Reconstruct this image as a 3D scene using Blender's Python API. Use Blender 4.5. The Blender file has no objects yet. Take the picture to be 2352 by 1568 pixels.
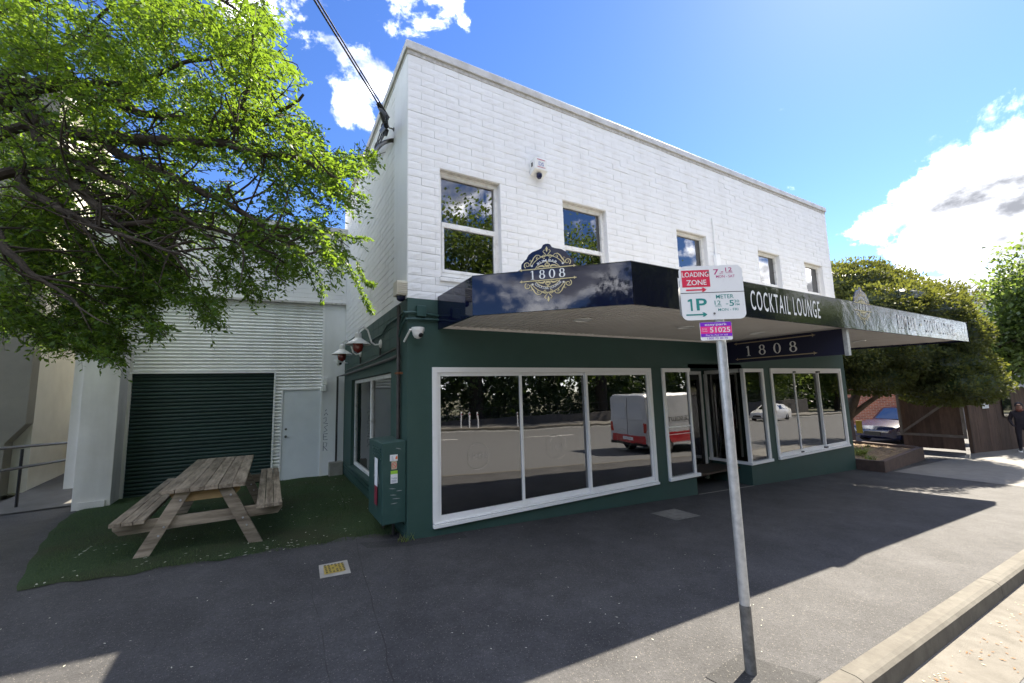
import bpy, bmesh, math, random
import numpy as np
from mathutils import Vector, Matrix
random.seed(7); np.random.seed(7)
R = math.radians
scene = bpy.context.scene
col = scene.collection

# ------------------------------------------------------------------ camera
F, CX, CY = 949.145, 1176.0, 784.0           # focal length and centre for a 2352 x 1568 picture
YAW, PITCH, ROLL = 0.526820, 0.119715, -0.028806
CAM = np.array([-1.56179, -5.48763, 1.85])
_f = np.array([math.sin(YAW)*math.cos(PITCH), math.cos(YAW)*math.cos(PITCH), math.sin(PITCH)])
_r = np.array([math.cos(YAW), -math.sin(YAW), 0.0]); _u = np.cross(_r, _f)
RGT = math.cos(ROLL)*_r + math.sin(ROLL)*_u
UPV = -math.sin(ROLL)*_r + math.cos(ROLL)*_u
cam_d = bpy.data.cameras.new('camera'); cam_d.sensor_width = 36; cam_d.lens = 36*F/2352
cam_d.clip_start = 0.05; cam_d.clip_end = 2000
cam = bpy.data.objects.new('camera', cam_d); col.objects.link(cam)
cam.matrix_world = Matrix(((RGT[0], UPV[0], -_f[0], CAM[0]), (RGT[1], UPV[1], -_f[1], CAM[1]), (RGT[2], UPV[2], -_f[2], CAM[2]), (0, 0, 0, 1)))
scene.camera = cam
def ray(x, y): return _f + RGT*(x-CX)/F - UPV*(y-CY)/F
def at(x, y, d): return CAM + ray(x, y)*d                 # pixel + depth -> point
def onY(x, y, Y): d = ray(x, y); return CAM + d*((Y-CAM[1])/d[1])
def onX(x, y, X): d = ray(x, y); return CAM + d*((X-CAM[0])/d[0])
def onZ(x, y, Z): d = ray(x, y); return CAM + d*((Z-CAM[2])/d[2])

# ------------------------------------------------------------------ light
SUN = Vector((0.926, 0.194, 1.0)).normalized()
EL = math.asin(SUN.z); AZ = math.atan2(SUN.x, SUN.y)
w = bpy.data.worlds.new('World'); scene.world = w; w.use_nodes = True
nt = w.node_tree; nt.nodes.clear()
def N(t, **k):
    n = nt.nodes.new(t)
    for a, b in k.items(): setattr(n, a, b)
    return n
def LK(a, b): nt.links.new(a, b)
def val(n, i, v): n.inputs[i].default_value = v
sky = N('ShaderNodeTexSky', sky_type='NISHITA'); sky.sun_disc = False
sky.sun_elevation = EL; sky.sun_rotation = AZ; sky.altitude = 50
sky.air_density = 0.85; sky.dust_density = 0.10; sky.ozone_density = 3.0
SKY_STRENGTH = 0.055
tc = N('ShaderNodeTexCoord'); sep = N('ShaderNodeSeparateXYZ'); LK(tc.outputs['Generated'], sep.inputs[0])
def M2(op, a, b=None, c=None, clamp=False):
    n = N('ShaderNodeMath', operation=op); n.use_clamp = clamp
    for i, x in enumerate((a, b, c)):
        if x is None: continue
        if isinstance(x, (int, float)): n.inputs[i].default_value = x
        else: LK(x, n.inputs[i])
    return n.outputs[0]
zz = M2('MAXIMUM', sep.outputs[2], 0.03); zz = M2('ADD', zz, 0.12)
cmb = N('ShaderNodeCombineXYZ'); LK(M2('DIVIDE', sep.outputs[0], zz), cmb.inputs[0]); LK(M2('DIVIDE', sep.outputs[1], zz), cmb.inputs[1]); val(cmb, 2, 3.7)
def noise(vec, scale, detail, rough=0.55, dist=0.0):
    n = N('ShaderNodeTexNoise'); val(n, 'Scale', scale); val(n, 'Detail', detail); val(n, 'Roughness', rough); val(n, 'Distortion', dist)
    LK(vec, n.inputs['Vector']); return n.outputs['Fac']
n1 = noise(cmb.outputs[0], 1.5, 10, 0.58, 0.35)
n2 = noise(tc.outputs['Generated'], 6.5, 12, 0.60, 0.25)
n1 = M2('ADD', M2('MULTIPLY', n1, 0.40), M2('MULTIPLY', n2, 0.60))
n1 = M2('ADD', M2('MULTIPLY', M2('SUBTRACT', n1, 0.5), 2.1), 0.5)
lobes = None
clear = None
for (px, py, rad, amp) in ((1560, 170, .70, .36), (600, 300, .55, .20), (1150, -500, .55, .12), (2330, -60, .36, .30)):
    d = ray(px, py); d = d/np.linalg.norm(d)
    vm = N('ShaderNodeVectorMath', operation='DISTANCE'); LK(tc.outputs['Generated'], vm.inputs[0]); vm.inputs[1].default_value = d
    m = M2('MULTIPLY', M2('MINIMUM', M2('MULTIPLY', M2('SUBTRACT', 1.0, M2('DIVIDE', vm.outputs['Value'], rad), clamp=True), 2.0), 1.0), amp)
    clear = m if clear is None else M2('MAXIMUM', clear, m)
for (px, py, rad, amp) in ((2460, 450, .26, .44), (2215, 480, .17, .40), (2050, 545, .125, .36),
                           (1000, -20, .21, .30), (870, 190, .14, .235), (790, 220, .09, .19), (3200, 300, .5, .25), (200, -900, .5, .14)):
    d = ray(px, py); d = d/np.linalg.norm(d)
    vm = N('ShaderNodeVectorMath', operation='DISTANCE'); LK(tc.outputs['Generated'], vm.inputs[0]); vm.inputs[1].default_value = d
    m = M2('MULTIPLY', M2('SUBTRACT', 1.0, M2('DIVIDE', vm.outputs['Value'], rad), clamp=True), amp*1.25)
    m = M2('MINIMUM', m, amp)
    lobes = m if lobes is None else M2('MAXIMUM', lobes, m)
dens = M2('SUBTRACT', M2('ADD', M2('ADD', n1, 0.075), lobes), clear)
mr = N('ShaderNodeMapRange', interpolation_type='SMOOTHSTEP'); LK(dens, mr.inputs['Value']); val(mr, 'From Min', 0.555); val(mr, 'From Max', 0.76)
mp_ = N('ShaderNodeMapping'); mp_.inputs['Scale'].default_value = (1, 1, 2.4); LK(tc.outputs['Generated'], mp_.inputs[0])
n3 = noise(mp_.outputs[0], 5.0, 9, 0.6, 0.5)
shade_ = M2('ADD', M2('ADD', M2('MULTIPLY', dens, 0.55), 0.36), M2('MULTIPLY', M2('SUBTRACT', n3, 0.5), 0.75))
cr_ = N('ShaderNodeValToRGB'); LK(shade_, cr_.inputs[0]); e_ = cr_.color_ramp.elements
cr_.color_ramp.interpolation = 'EASE'
e_[0].position = 0.66; e_[0].color = (1, 1, 1, 1); e_[1].position = 0.95; e_[1].color = (0.050, 0.052, 0.057, 1)
e2_ = cr_.color_ramp.elements.new(0.79); e2_.color = (0.17, 0.173, 0.18, 1)
ccol = N('ShaderNodeMixRGB', blend_type='MULTIPLY'); val(ccol, 0, 1.0); LK(cr_.outputs[0], ccol.inputs[1]); ccol.inputs[2].default_value = (17.5, 17.5, 17.9, 1)
hs = N('ShaderNodeHueSaturation'); val(hs, 'Saturation', 1.2); val(hs, 'Hue', 0.512); val(hs, 'Value', 0.52); LK(sky.outputs[0], hs.inputs['Color'])
mx = N('ShaderNodeMixRGB'); LK(mr.outputs[0], mx.inputs[0]); LK(hs.outputs[0], mx.inputs[1]); LK(ccol.outputs[0], mx.inputs[2])
bg = N('ShaderNodeBackground'); val(bg, 'Strength', SKY_STRENGTH); LK(mx.outputs[0], bg.inputs[0])
wo = N('ShaderNodeOutputWorld'); LK(bg.outputs[0], wo.inputs[0])
sd = bpy.data.lights.new('sun', 'SUN'); sd.energy = 2.0; sd.angle = R(0.53); sd.color = (1.0, 0.90, 0.74)
so = bpy.data.objects.new('sun', sd); col.objects.link(so); so.location = (10, 15, 30)
so.rotation_euler = (-SUN).to_track_quat('-Z', 'Y').to_euler()
vs = scene.view_settings; vs.view_transform = 'Standard'; vs.look = 'None'; vs.gamma = 1; vs.use_curve_mapping = False
vs.exposure = 3.36
scene.cycles.max_bounces = 8; scene.cycles.transparent_max_bounces = 12
scene.cycles.glossy_bounces = 4; scene.cycles.diffuse_bounces = 3; scene.cycles.transmission_bounces = 4
scene.cycles.caustics_reflective = False; scene.cycles.caustics_refractive = False

# ------------------------------------------------------------------ materials
MATS = {}
def mat(name, c, rough=0.6, c2=None, scale=4.0, detail=6, lo=0.35, hi=0.65, bump=0.0, bscale=None, spec=0.4, metal=0.0, coat=0.0,
        stretch=None, c3=None, scale3=0.6, f3=0.5, obj=False, bdist=0.01, island=0.0, ior=None, s3=None):
    if name in MATS: return MATS[name]
    m = bpy.data.materials.new(name); m.use_nodes = True; t = m.node_tree; t.nodes.clear()
    out = t.nodes.new('ShaderNodeOutputMaterial'); b = t.nodes.new('ShaderNodeBsdfPrincipled'); t.links.new(b.outputs[0], out.inputs[0])
    b.inputs['Base Color'].default_value = (*c, 1); b.inputs['Roughness'].default_value = rough
    b.inputs['Specular IOR Level'].default_value = spec; b.inputs['Metallic'].default_value = metal; b.inputs['Coat Weight'].default_value = coat
    if ior: b.inputs['IOR'].default_value = ior
    if obj:
        g = t.nodes.new('ShaderNodeTexCoord'); vec = g.outputs['Object']
    else:
        g = t.nodes.new('ShaderNodeNewGeometry'); vec = g.outputs['Position']
    if stretch:
        mp = t.nodes.new('ShaderNodeMapping'); mp.inputs['Scale'].default_value = stretch; t.links.new(vec, mp.inputs[0]); vec = mp.outputs[0]
    cur = None
    if c2 is not None:
        n = t.nodes.new('ShaderNodeTexNoise'); n.inputs['Scale'].default_value = scale; n.inputs['Detail'].default_value = detail; n.inputs['Roughness'].default_value = 0.62
        t.links.new(vec, n.inputs['Vector'])
        mr = t.nodes.new('ShaderNodeMapRange'); mr.inputs['From Min'].default_value = lo; mr.inputs['From Max'].default_value = hi; t.links.new(n.outputs['Fac'], mr.inputs['Value'])
        x = t.nodes.new('ShaderNodeMixRGB'); t.links.new(mr.outputs[0], x.inputs[0]); x.inputs[1].default_value = (*c, 1); x.inputs[2].default_value = (*c2, 1); cur = x.outputs[0]
    if c3 is not None:
        n = t.nodes.new('ShaderNodeTexNoise'); n.inputs['Scale'].default_value = scale3; n.inputs['Detail'].default_value = 5
        if s3:
            mp3 = t.nodes.new('ShaderNodeMapping'); mp3.inputs['Scale'].default_value = s3; t.links.new(vec, mp3.inputs[0]); t.links.new(mp3.outputs[0], n.inputs['Vector'])
        else: t.links.new(vec, n.inputs['Vector'])
        mr = t.nodes.new('ShaderNodeMapRange'); mr.inputs['From Min'].default_value = 0.45; mr.inputs['From Max'].default_value = 0.72; mr.inputs['To Max'].default_value = f3; t.links.new(n.outputs['Fac'], mr.inputs['Value'])
        x = t.nodes.new('ShaderNodeMixRGB'); t.links.new(mr.outputs[0], x.inputs[0]); x.inputs[1].default_value = (*c, 1); x.inputs[2].default_value = (*c3, 1)
        if cur: t.links.new(cur, x.inputs[1])
        cur = x.outputs[0]
    if island:
        gg = t.nodes.new('ShaderNodeObjectInfo'); mr = t.nodes.new('ShaderNodeMapRange'); mr.inputs['To Min'].default_value = 1-island; mr.inputs['To Max'].default_value = 1+island*.4
        t.links.new(gg.outputs['Random'], mr.inputs['Value'])
        x = t.nodes.new('ShaderNodeMixRGB'); x.blend_type = 'MULTIPLY'; x.inputs[0].default_value = 1; x.inputs[1].default_value = (*c, 1)
        if cur: t.links.new(cur, x.inputs[1])
        t.links.new(mr.outputs[0], x.inputs[2]); cur = x.outputs[0]
    if cur: t.links.new(cur, b.inputs['Base Color'])
    if bump:
        n = t.nodes.new('ShaderNodeTexNoise'); n.inputs['Scale'].default_value = bscale or scale; n.inputs['Detail'].default_value = 6; n.inputs['Roughness'].default_value = 0.6
        t.links.new(vec, n.inputs['Vector'])
        bp = t.nodes.new('ShaderNodeBump'); bp.inputs['Strength'].default_value = bump; bp.inputs['Distance'].default_value = bdist
        t.links.new(n.outputs['Fac'], bp.inputs['Height']); t.links.new(bp.outputs[0], b.inputs['Normal'])
    MATS[name] = m; return m
def leafmat(name, ca, cb, trans=0.45, tc_=(0.25, 0.42, 0.03), rough=0.45):
    m = bpy.data.materials.new(name); m.use_nodes = True; t = m.node_tree; t.nodes.clear()
    out = t.nodes.new('ShaderNodeOutputMaterial'); b = t.nodes.new('ShaderNodeBsdfPrincipled'); b.inputs['Roughness'].default_value = rough; b.inputs['Specular IOR Level'].default_value = 0.45
    g = t.nodes.new('ShaderNodeNewGeometry'); x = t.nodes.new('ShaderNodeMixRGB'); t.links.new(g.outputs['Random Per Island'], x.inputs[0])
    x.inputs[1].default_value = (*ca, 1); x.inputs[2].default_value = (*cb, 1); t.links.new(x.outputs[0], b.inputs['Base Color'])
    tr = t.nodes.new('ShaderNodeBsdfTranslucent'); y = t.nodes.new('ShaderNodeMixRGB'); y.inputs[0].default_value = 0.65; t.links.new(x.outputs[0], y.inputs[1]); y.inputs[2].default_value = (*tc_, 1); t.links.new(y.outputs[0], tr.inputs[0])
    s = t.nodes.new('ShaderNodeMixShader'); s.inputs[0].default_value = trans; t.links.new(b.outputs[0], s.inputs[1]); t.links.new(tr.outputs[0], s.inputs[2]); t.links.new(s.outputs[0], out.inputs[0])
    MATS[name] = m; return m
def glassmat(name, tint=(0.55, 0.6, 0.6), ior=1.9, wav=0.0, rough=0.0):
    m = bpy.data.materials.new(name); m.use_nodes = True; t = m.node_tree; t.nodes.clear()
    out = t.nodes.new('ShaderNodeOutputMaterial'); tr = t.nodes.new('ShaderNodeBsdfTransparent'); tr.inputs[0].default_value = (*tint, 1)
    gl = t.nodes.new('ShaderNodeBsdfGlossy'); gl.inputs['Roughness'].default_value = rough; fr = t.nodes.new('ShaderNodeFresnel'); fr.inputs['IOR'].default_value = ior
    if wav:
        g = t.nodes.new('ShaderNodeNewGeometry'); n = t.nodes.new('ShaderNodeTexNoise'); n.inputs['Scale'].default_value = 1.6; n.inputs['Detail'].default_value = 2; t.links.new(g.outputs['Position'], n.inputs['Vector'])
        bp = t.nodes.new('ShaderNodeBump'); bp.inputs['Strength'].default_value = wav; bp.inputs['Distance'].default_value = 0.02; t.links.new(n.outputs['Fac'], bp.inputs['Height']); t.links.new(bp.outputs[0], gl.inputs['Normal'])
    s = t.nodes.new('ShaderNodeMixShader'); t.links.new(fr.outputs[0], s.inputs[0]); t.links.new(tr.outputs[0], s.inputs[1]); t.links.new(gl.outputs[0], s.inputs[2]); t.links.new(s.outputs[0], out.inputs[0])
    MATS[name] = m; return m

def asphalt(name, base, k=1.0, patch=True):
    m = bpy.data.materials.new(name); m.use_nodes = True; t = m.node_tree; b = t.nodes['Principled BSDF']; b.inputs['Roughness'].default_value = 0.82; b.inputs['Specular IOR Level'].default_value = 0.35
    g = t.nodes.new('ShaderNodeNewGeometry'); P = g.outputs['Position']
    def ns(sc, det, lo, hi, a, c, rough=.6):
        n = t.nodes.new('ShaderNodeTexNoise'); n.inputs['Scale'].default_value = sc; n.inputs['Detail'].default_value = det; n.inputs['Roughness'].default_value = rough; t.links.new(P, n.inputs['Vector'])
        r = t.nodes.new('ShaderNodeMapRange'); r.inputs['From Min'].default_value = lo; r.inputs['From Max'].default_value = hi; r.inputs['To Min'].default_value = a; r.inputs['To Max'].default_value = c; t.links.new(n.outputs['Fac'], r.inputs['Value']); return r.outputs[0], n.outputs['Fac']
    def mul(x, y): q = t.nodes.new('ShaderNodeMath'); q.operation = 'MULTIPLY'; t.links.new(x, q.inputs[0]); t.links.new(y, q.inputs[1]); return q.outputs[0]
    v1, h1 = ns(210, 2, .35, .70, .72, 1.5); v2, h2 = ns(38, 5, .3, .7, .80, 1.22); v3, _ = ns(1.1, 8, .3, .75, .66, 1.34, .65); v4, _ = ns(5.5, 6, .35, .7, .88, 1.12)
    f = mul(mul(v1, v2), mul(v3, v4))
    vo = t.nodes.new('ShaderNodeTexVoronoi'); vo.inputs['Scale'].default_value = 95; t.links.new(P, vo.inputs['Vector'])      # pale chips of aggregate
    sp = t.nodes.new('ShaderNodeSeparateColor'); t.links.new(vo.outputs['Color'], sp.inputs[0])
    c1 = t.nodes.new('ShaderNodeMath'); c1.operation = 'GREATER_THAN'; c1.inputs[1].default_value = .90; t.links.new(sp.outputs[0], c1.inputs[0])
    c2 = t.nodes.new('ShaderNodeMath'); c2.operation = 'LESS_THAN'; c2.inputs[1].default_value = .0042; t.links.new(vo.outputs['Distance'], c2.inputs[0])
    vd = t.nodes.new('ShaderNodeMath'); vd.operation = 'LESS_THAN'; vd.inputs[1].default_value = .38; t.links.new(vo.outputs['Distance'], vd.inputs[0])
    chip = mul(c1.outputs[0], vd.outputs[0])
    x = t.nodes.new('ShaderNodeMixRGB'); x.blend_type = 'MULTIPLY'; x.inputs[0].default_value = 1; x.inputs[1].default_value = (*base, 1); t.links.new(f, x.inputs[2])
    y = t.nodes.new('ShaderNodeMixRGB'); y.inputs[2].default_value = (.185*k, .175*k, .155*k, 1); t.links.new(chip, y.inputs[0]); t.links.new(x.outputs[0], y.inputs[1]); t.links.new(y.outputs[0], b.inputs['Base Color'])
    bp = t.nodes.new('ShaderNodeBump'); bp.inputs['Strength'].default_value = .6; bp.inputs['Distance'].default_value = .006; t.links.new(h1, bp.inputs['Height']); bp2 = t.nodes.new('ShaderNodeBump'); bp2.inputs['Strength'].default_value = .35; bp2.inputs['Distance'].default_value = .02; t.links.new(h2, bp2.inputs['Height']); t.links.new(bp.outputs[0], bp2.inputs['Normal']); t.links.new(bp2.outputs[0], b.inputs['Normal'])
    return m
ASPH = asphalt('asphalt', (0.050, 0.0495, 0.051), .72); ASPH_D = asphalt('asphalt_patch', (0.032, 0.032, 0.033), .6)
ROAD = mat('road_asphalt', (0.084, 0.086, 0.089), 0.85, (0.130, 0.131, 0.134), 120, 3, 0.4, 0.7, 0.3, 120, 0.3, c3=(0.105, 0.106, 0.108), scale3=0.35, f3=0.7)
CONC = mat('kerb_concrete', (0.135, 0.126, 0.108), 0.85, (0.092, 0.085, 0.072), 9, 8, 0.35, 0.7, 0.25, 60, 0.3, c3=(0.065, 0.058, 0.048), scale3=2.2, f3=0.55)
GUTT = mat('gutter_concrete', (0.150, 0.140, 0.122), 0.88, (0.105, 0.097, 0.083), 6, 9, 0.35, 0.7, 0.25, 80, 0.3, c3=(0.07, 0.062, 0.05), scale3=1.1, f3=0.5)
PALE = mat('pale_concrete', (0.36, 0.345, 0.31), 0.85, (0.25, 0.24, 0.21), 5, 8, 0.35, 0.7, 0.2, 60)
WHITEB = mat('white_block_paint', (0.83, 0.83, 0.82), 0.62, (0.77, 0.76, 0.74), 3.0, 8, 0.5, 0.8, 0.26, 38, 0.3, bdist=0.008, c3=(0.60, 0.585, 0.55), scale3=2.6, f3=0.2, s3=(1.0, 1.0, 0.13))
JOINT = mat('painted_joint', (0.80, 0.795, 0.78), 0.8, (0.40, 0.38, 0.34), 2.2, 8, 0.58, 0.74)
WHITES = mat('white_smooth_wall', (0.85, 0.86, 0.86), 0.55, (0.77, 0.77, 0.76), 1.4, 8, 0.5, 0.8, 0.05, 30, c3=(.56, .55, .52), scale3=2.8, f3=.3, s3=(1, 1, .13))
WPAINT = mat('white_frame_paint', (0.87, 0.87, 0.855), 0.4, (0.74, 0.73, 0.70), 7, 8, 0.6, 0.9)
CREAMP = mat('weathered_cream_frame', (0.80, 0.795, 0.77), 0.55, (0.50, 0.48, 0.44), 9, 8, 0.5, 0.8)
GREEN = mat('dark_green_render', (0.030, 0.072, 0.060), 0.6, (0.038, 0.084, 0.071), 3, 7, 0.3, 0.8, 0.22, 70, 0.4, c3=(0.045, 0.075, 0.066), scale3=0.7, f3=0.4, bdist=0.006)
GREENM = mat('dark_green_metal', (0.026, 0.068, 0.060), 0.45, (0.040, 0.085, 0.076), 5, 7, 0.45, 0.8)
COPE = mat('coping_zinc', (0.55, 0.54, 0.51), 0.5, (0.32, 0.30, 0.26), 3, 8, 0.45, 0.8, metal=0.2)
GRUB = mat('stained_render', (0.42, 0.40, 0.36), 0.9, (0.62, 0.60, 0.56), 14, 8, 0.4, 0.65)
FASC = mat('gloss_navy_fascia', (0.005, 0.007, 0.028), 0.035, spec=0.36, bump=0.05, bscale=1.1, bdist=0.02, ior=1.55)
FASC2 = mat('gloss_navy_wavy', (0.006, 0.007, 0.016), 0.03, spec=0.28, bump=0.3, bscale=2.0, bdist=0.02, ior=1.5)
FASC3 = mat('gloss_black_rippled', (0.008, 0.009, 0.014), 0.03, spec=0.5, bump=0.6, bscale=3.4, bdist=0.02, ior=1.62)
NAVY = mat('navy_board', (0.012, 0.013, 0.040), 0.45)
SOFF = mat('soffit_cream', (0.82, 0.79, 0.74), 0.6, (0.76, 0.72, 0.67), 2, 6)
GOLD = mat('gold_print', (0.62, 0.52, 0.26), 0.4)
DULLGOLD = mat('dull_gold_print', (0.42, 0.33, 0.20), 0.5)
LETTER = mat('white_letter', (0.82, 0.82, 0.80), 0.45)
PIPE = mat('dark_pipe', (0.030, 0.028, 0.028), 0.4, (0.06, 0.055, 0.05), 12, 5)
GALV = mat('galvanised_steel', (0.52, 0.53, 0.53), 0.42, (0.38, 0.39, 0.40), 22, 6, 0.4, 0.7, metal=0.55)
GALVD = mat('weathered_steel', (0.21, 0.205, 0.195), 0.6, (0.10, 0.10, 0.095), 18, 6, metal=0.3)
BLACKP = mat('black_plastic', (0.012, 0.012, 0.013), 0.35)
CABLEM = mat('cable_black', (0.014, 0.014, 0.015), 0.6)
CORR = mat('white_corrugated_steel', (0.84, 0.85, 0.83), 0.4, (0.77, 0.77, 0.74), 2.4, 7, 0.5, 0.8, c3=(.52, .49, .43), scale3=3.0, f3=.35, s3=(1, 1, .12))
SLATM = mat('roller_door_green', (0.012, 0.036, 0.034), 0.5, (0.018, 0.046, 0.042), 6, 6, island=0.2)
DOORW = mat('pale_blue_white_door', (0.77, 0.81, 0.84), 0.45, (0.70, 0.74, 0.77), 2, 6)
TURF = mat('worn_turf', (0.036, 0.066, 0.028), 0.95, (0.060, 0.096, 0.040), 60, 6, 0.35, 0.65, 0.9, 160, 0.15, c3=(0.060, 0.052, 0.030), scale3=0.8, f3=0.75, bdist=0.03)
WOOD = mat('weathered_timber', (0.38, 0.32, 0.24), 0.85, (0.15, 0.12, 0.085), 2.2, 9, 0.35, 0.65, 0.35, 8, 0.2, stretch=(9, 1, 9), island=0.25)
WOODX = mat('weathered_timber_cross', (0.38, 0.32, 0.24), 0.85, (0.15, 0.12, 0.085), 2.2, 9, 0.35, 0.65, 0.35, 8, 0.2, stretch=(1, 9, 7), island=0.25)
WOODN = mat('fresh_timber', (0.42, 0.29, 0.13), 0.8, (0.30, 0.20, 0.10), 2.2, 9, 0.35, 0.65, 0.2, 8, 0.2, stretch=(1, 9, 6))
FENCEW = mat('dark_timber_fence', (0.12, 0.078, 0.058), 0.85, (0.08, 0.052, 0.042), 2.5, 7, stretch=(5, 5, 1), island=0.3)
RAILW = mat('grey_timber_rail', (0.20, 0.175, 0.155), 0.85, (0.14, 0.12, 0.105), 6, 7)
BARK = mat('bark', (0.036, 0.029, 0.022), 0.95, (0.072, 0.060, 0.046), 9, 8, 0.35, 0.7, 0.8, 18, 0.2, bdist=0.03)
BARKL = mat('pale_bark', (0.16, 0.125, 0.095), 0.95, (0.09, 0.07, 0.055), 5, 8, 0.35, 0.7, 0.8, 14, 0.2, bdist=0.03)
INT = mat('interior_dark', (0.030, 0.026, 0.024), 0.8)
INTF = mat('interior_floor', (0.05, 0.035, 0.025), 0.5)
CURT = mat('curtain_cloth', (0.45, 0.43, 0.39), 0.9)
SIGNW = mat('sign_white', (0.82, 0.82, 0.82), 0.35, (0.72, 0.72, 0.71), 30, 6, 0.6, 0.8)
SIGNR = mat('sign_red', (0.70, 0.035, 0.085), 0.4)
SIGNG = mat('sign_green', (0.03, 0.26, 0.24), 0.4)
SIGNB = mat('sign_black', (0.02, 0.02, 0.022), 0.4)
PURPLE = mat('sign_purple', (0.22, 0.03, 0.55), 0.35)
PINK = mat('sign_pink', (0.85, 0.05, 0.28), 0.35)
REDL = mat('red_glass', (0.22, 0.022, 0.012), 0.15, spec=0.7, coat=0.6)
LAMPW = mat('lamp_white', (0.78, 0.78, 0.75), 0.35)
PAPER = mat('paper', (0.75, 0.77, 0.78), 0.7)
YELL = mat('yellow_plate', (0.40, 0.30, 0.05), 0.6, (0.30, 0.22, 0.04), 40, 5)
TYRE = mat('tyre_rubber', (0.015, 0.015, 0.016), 0.8)
RIM = mat('wheel_rim', (0.45, 0.45, 0.46), 0.3, metal=0.8)
CARW = mat('car_white', (0.80, 0.80, 0.80), 0.25, coat=1.0)
CARS = mat('car_silver', (0.55, 0.56, 0.58), 0.25, metal=0.4, coat=1.0)
CARB = mat('car_blue', (0.006, 0.010, 0.050), 0.2, coat=1.0)
CARR = mat('car_red', (0.45, 0.012, 0.02), 0.3, coat=1.0)
CARGL = mat('car_glass', (0.012, 0.014, 0.016), 0.03, spec=0.9, coat=1.0)
HEADL = mat('headlamp_lens', (0.75, 0.77, 0.78), 0.1, coat=1.0)
TAILL = mat('tail_lamp', (0.4, 0.015, 0.01), 0.15, coat=1.0)
NEIGH = mat('grey_beige_render', (0.19, 0.183, 0.145), 0.9, (0.155, 0.15, 0.12), 2.5, 8, 0.3, 0.7, 0.15, 40)
NEIGHL = mat('cream_render', (0.62, 0.60, 0.50), 0.85, (0.54, 0.52, 0.43), 2, 8, 0.3, 0.7, 0.1, 40)
PILL = mat('pale_concrete_pillar', (0.74, 0.725, 0.68), 0.8, (0.63, 0.615, 0.57), 1.8, 8, 0.4, 0.75, 0.12, 40, c3=(.36, .34, .30), scale3=2.4, f3=.35, s3=(1, 1, .15))
GLASS = glassmat('shop_glass', (0.50, 0.54, 0.54), 3.15, 0.06)
GLASSU = glassmat('upper_glass', (0.50, 0.54, 0.56), 2.6, 0.04)
LEAFA = leafmat('elm_leaf', (0.022, 0.072, 0.014), (0.080, 0.145, 0.022), 0.47, (0.29, 0.44, 0.025))
LEAFC = leafmat('cypress_spray', (0.020, 0.032, 0.014), (0.070, 0.092, 0.024), 0.30, (0.32, 0.34, 0.04), 0.7)
LEAFD = leafmat('plane_leaf', (0.045, 0.082, 0.022), (0.105, 0.145, 0.036), 0.45, (0.26, 0.36, 0.05))
LEAFE = leafmat('hedge_leaf', (0.014, 0.030, 0.012), (0.035, 0.060, 0.020), 0.25, (0.12, 0.20, 0.03))
GRASSY = leafmat('strap_leaf', (0.10, 0.17, 0.03), (0.22, 0.26, 0.07), 0.35, (0.45, 0.5, 0.1))
MULCH = mat('mulch', (0.30, 0.22, 0.13), 0.95, (0.16, 0.11, 0.07), 22, 8, 0.35, 0.65, 0.9, 30, bdist=0.03)
def brickmat():
    m = bpy.data.materials.new('red_brick'); m.use_nodes = True; t = m.node_tree; b = t.nodes['Principled BSDF']; b.inputs['Roughness'].default_value = 0.9
    g = t.nodes.new('ShaderNodeNewGeometry'); s = t.nodes.new('ShaderNodeSeparateXYZ'); c = t.nodes.new('ShaderNodeCombineXYZ'); t.links.new(g.outputs['Position'], s.inputs[0])
    a = t.nodes.new('ShaderNodeMath'); a.operation = 'ADD'; t.links.new(s.outputs[0], a.inputs[0]); t.links.new(s.outputs[1], a.inputs[1]); t.links.new(a.outputs[0], c.inputs[0]); t.links.new(s.outputs[2], c.inputs[1])
    k = t.nodes.new('ShaderNodeTexBrick'); k.inputs['Scale'].default_value = 1; k.inputs['Brick Width'].default_value = 0.24; k.inputs['Row Height'].default_value = 0.086; k.inputs['Mortar Size'].default_value = 0.008
    k.inputs['Color1'].default_value = (0.40, 0.13, 0.07, 1); k.inputs['Color2'].default_value = (0.25, 0.08, 0.05, 1); k.inputs['Mortar'].default_value = (0.40, 0.33, 0.27, 1)
    t.links.new(c.outputs[0], k.inputs['Vector']); t.links.new(k.outputs['Color'], b.inputs['Base Color']); return m
BRICK = brickmat()
def alphamat(name, c, a):
    m = bpy.data.materials.new(name); m.use_nodes = True; b = m.node_tree.nodes['Principled BSDF']; b.inputs['Base Color'].default_value = (*c, 1); b.inputs['Alpha'].default_value = a; b.inputs['Roughness'].default_value = 0.6
    return m
ETCH = alphamat('etched_glass_print', (0.8, 0.8, 0.78), 0.16)
CHALK = alphamat('chalk_scuff', (0.75, 0.78, 0.78), 0.35)

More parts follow.
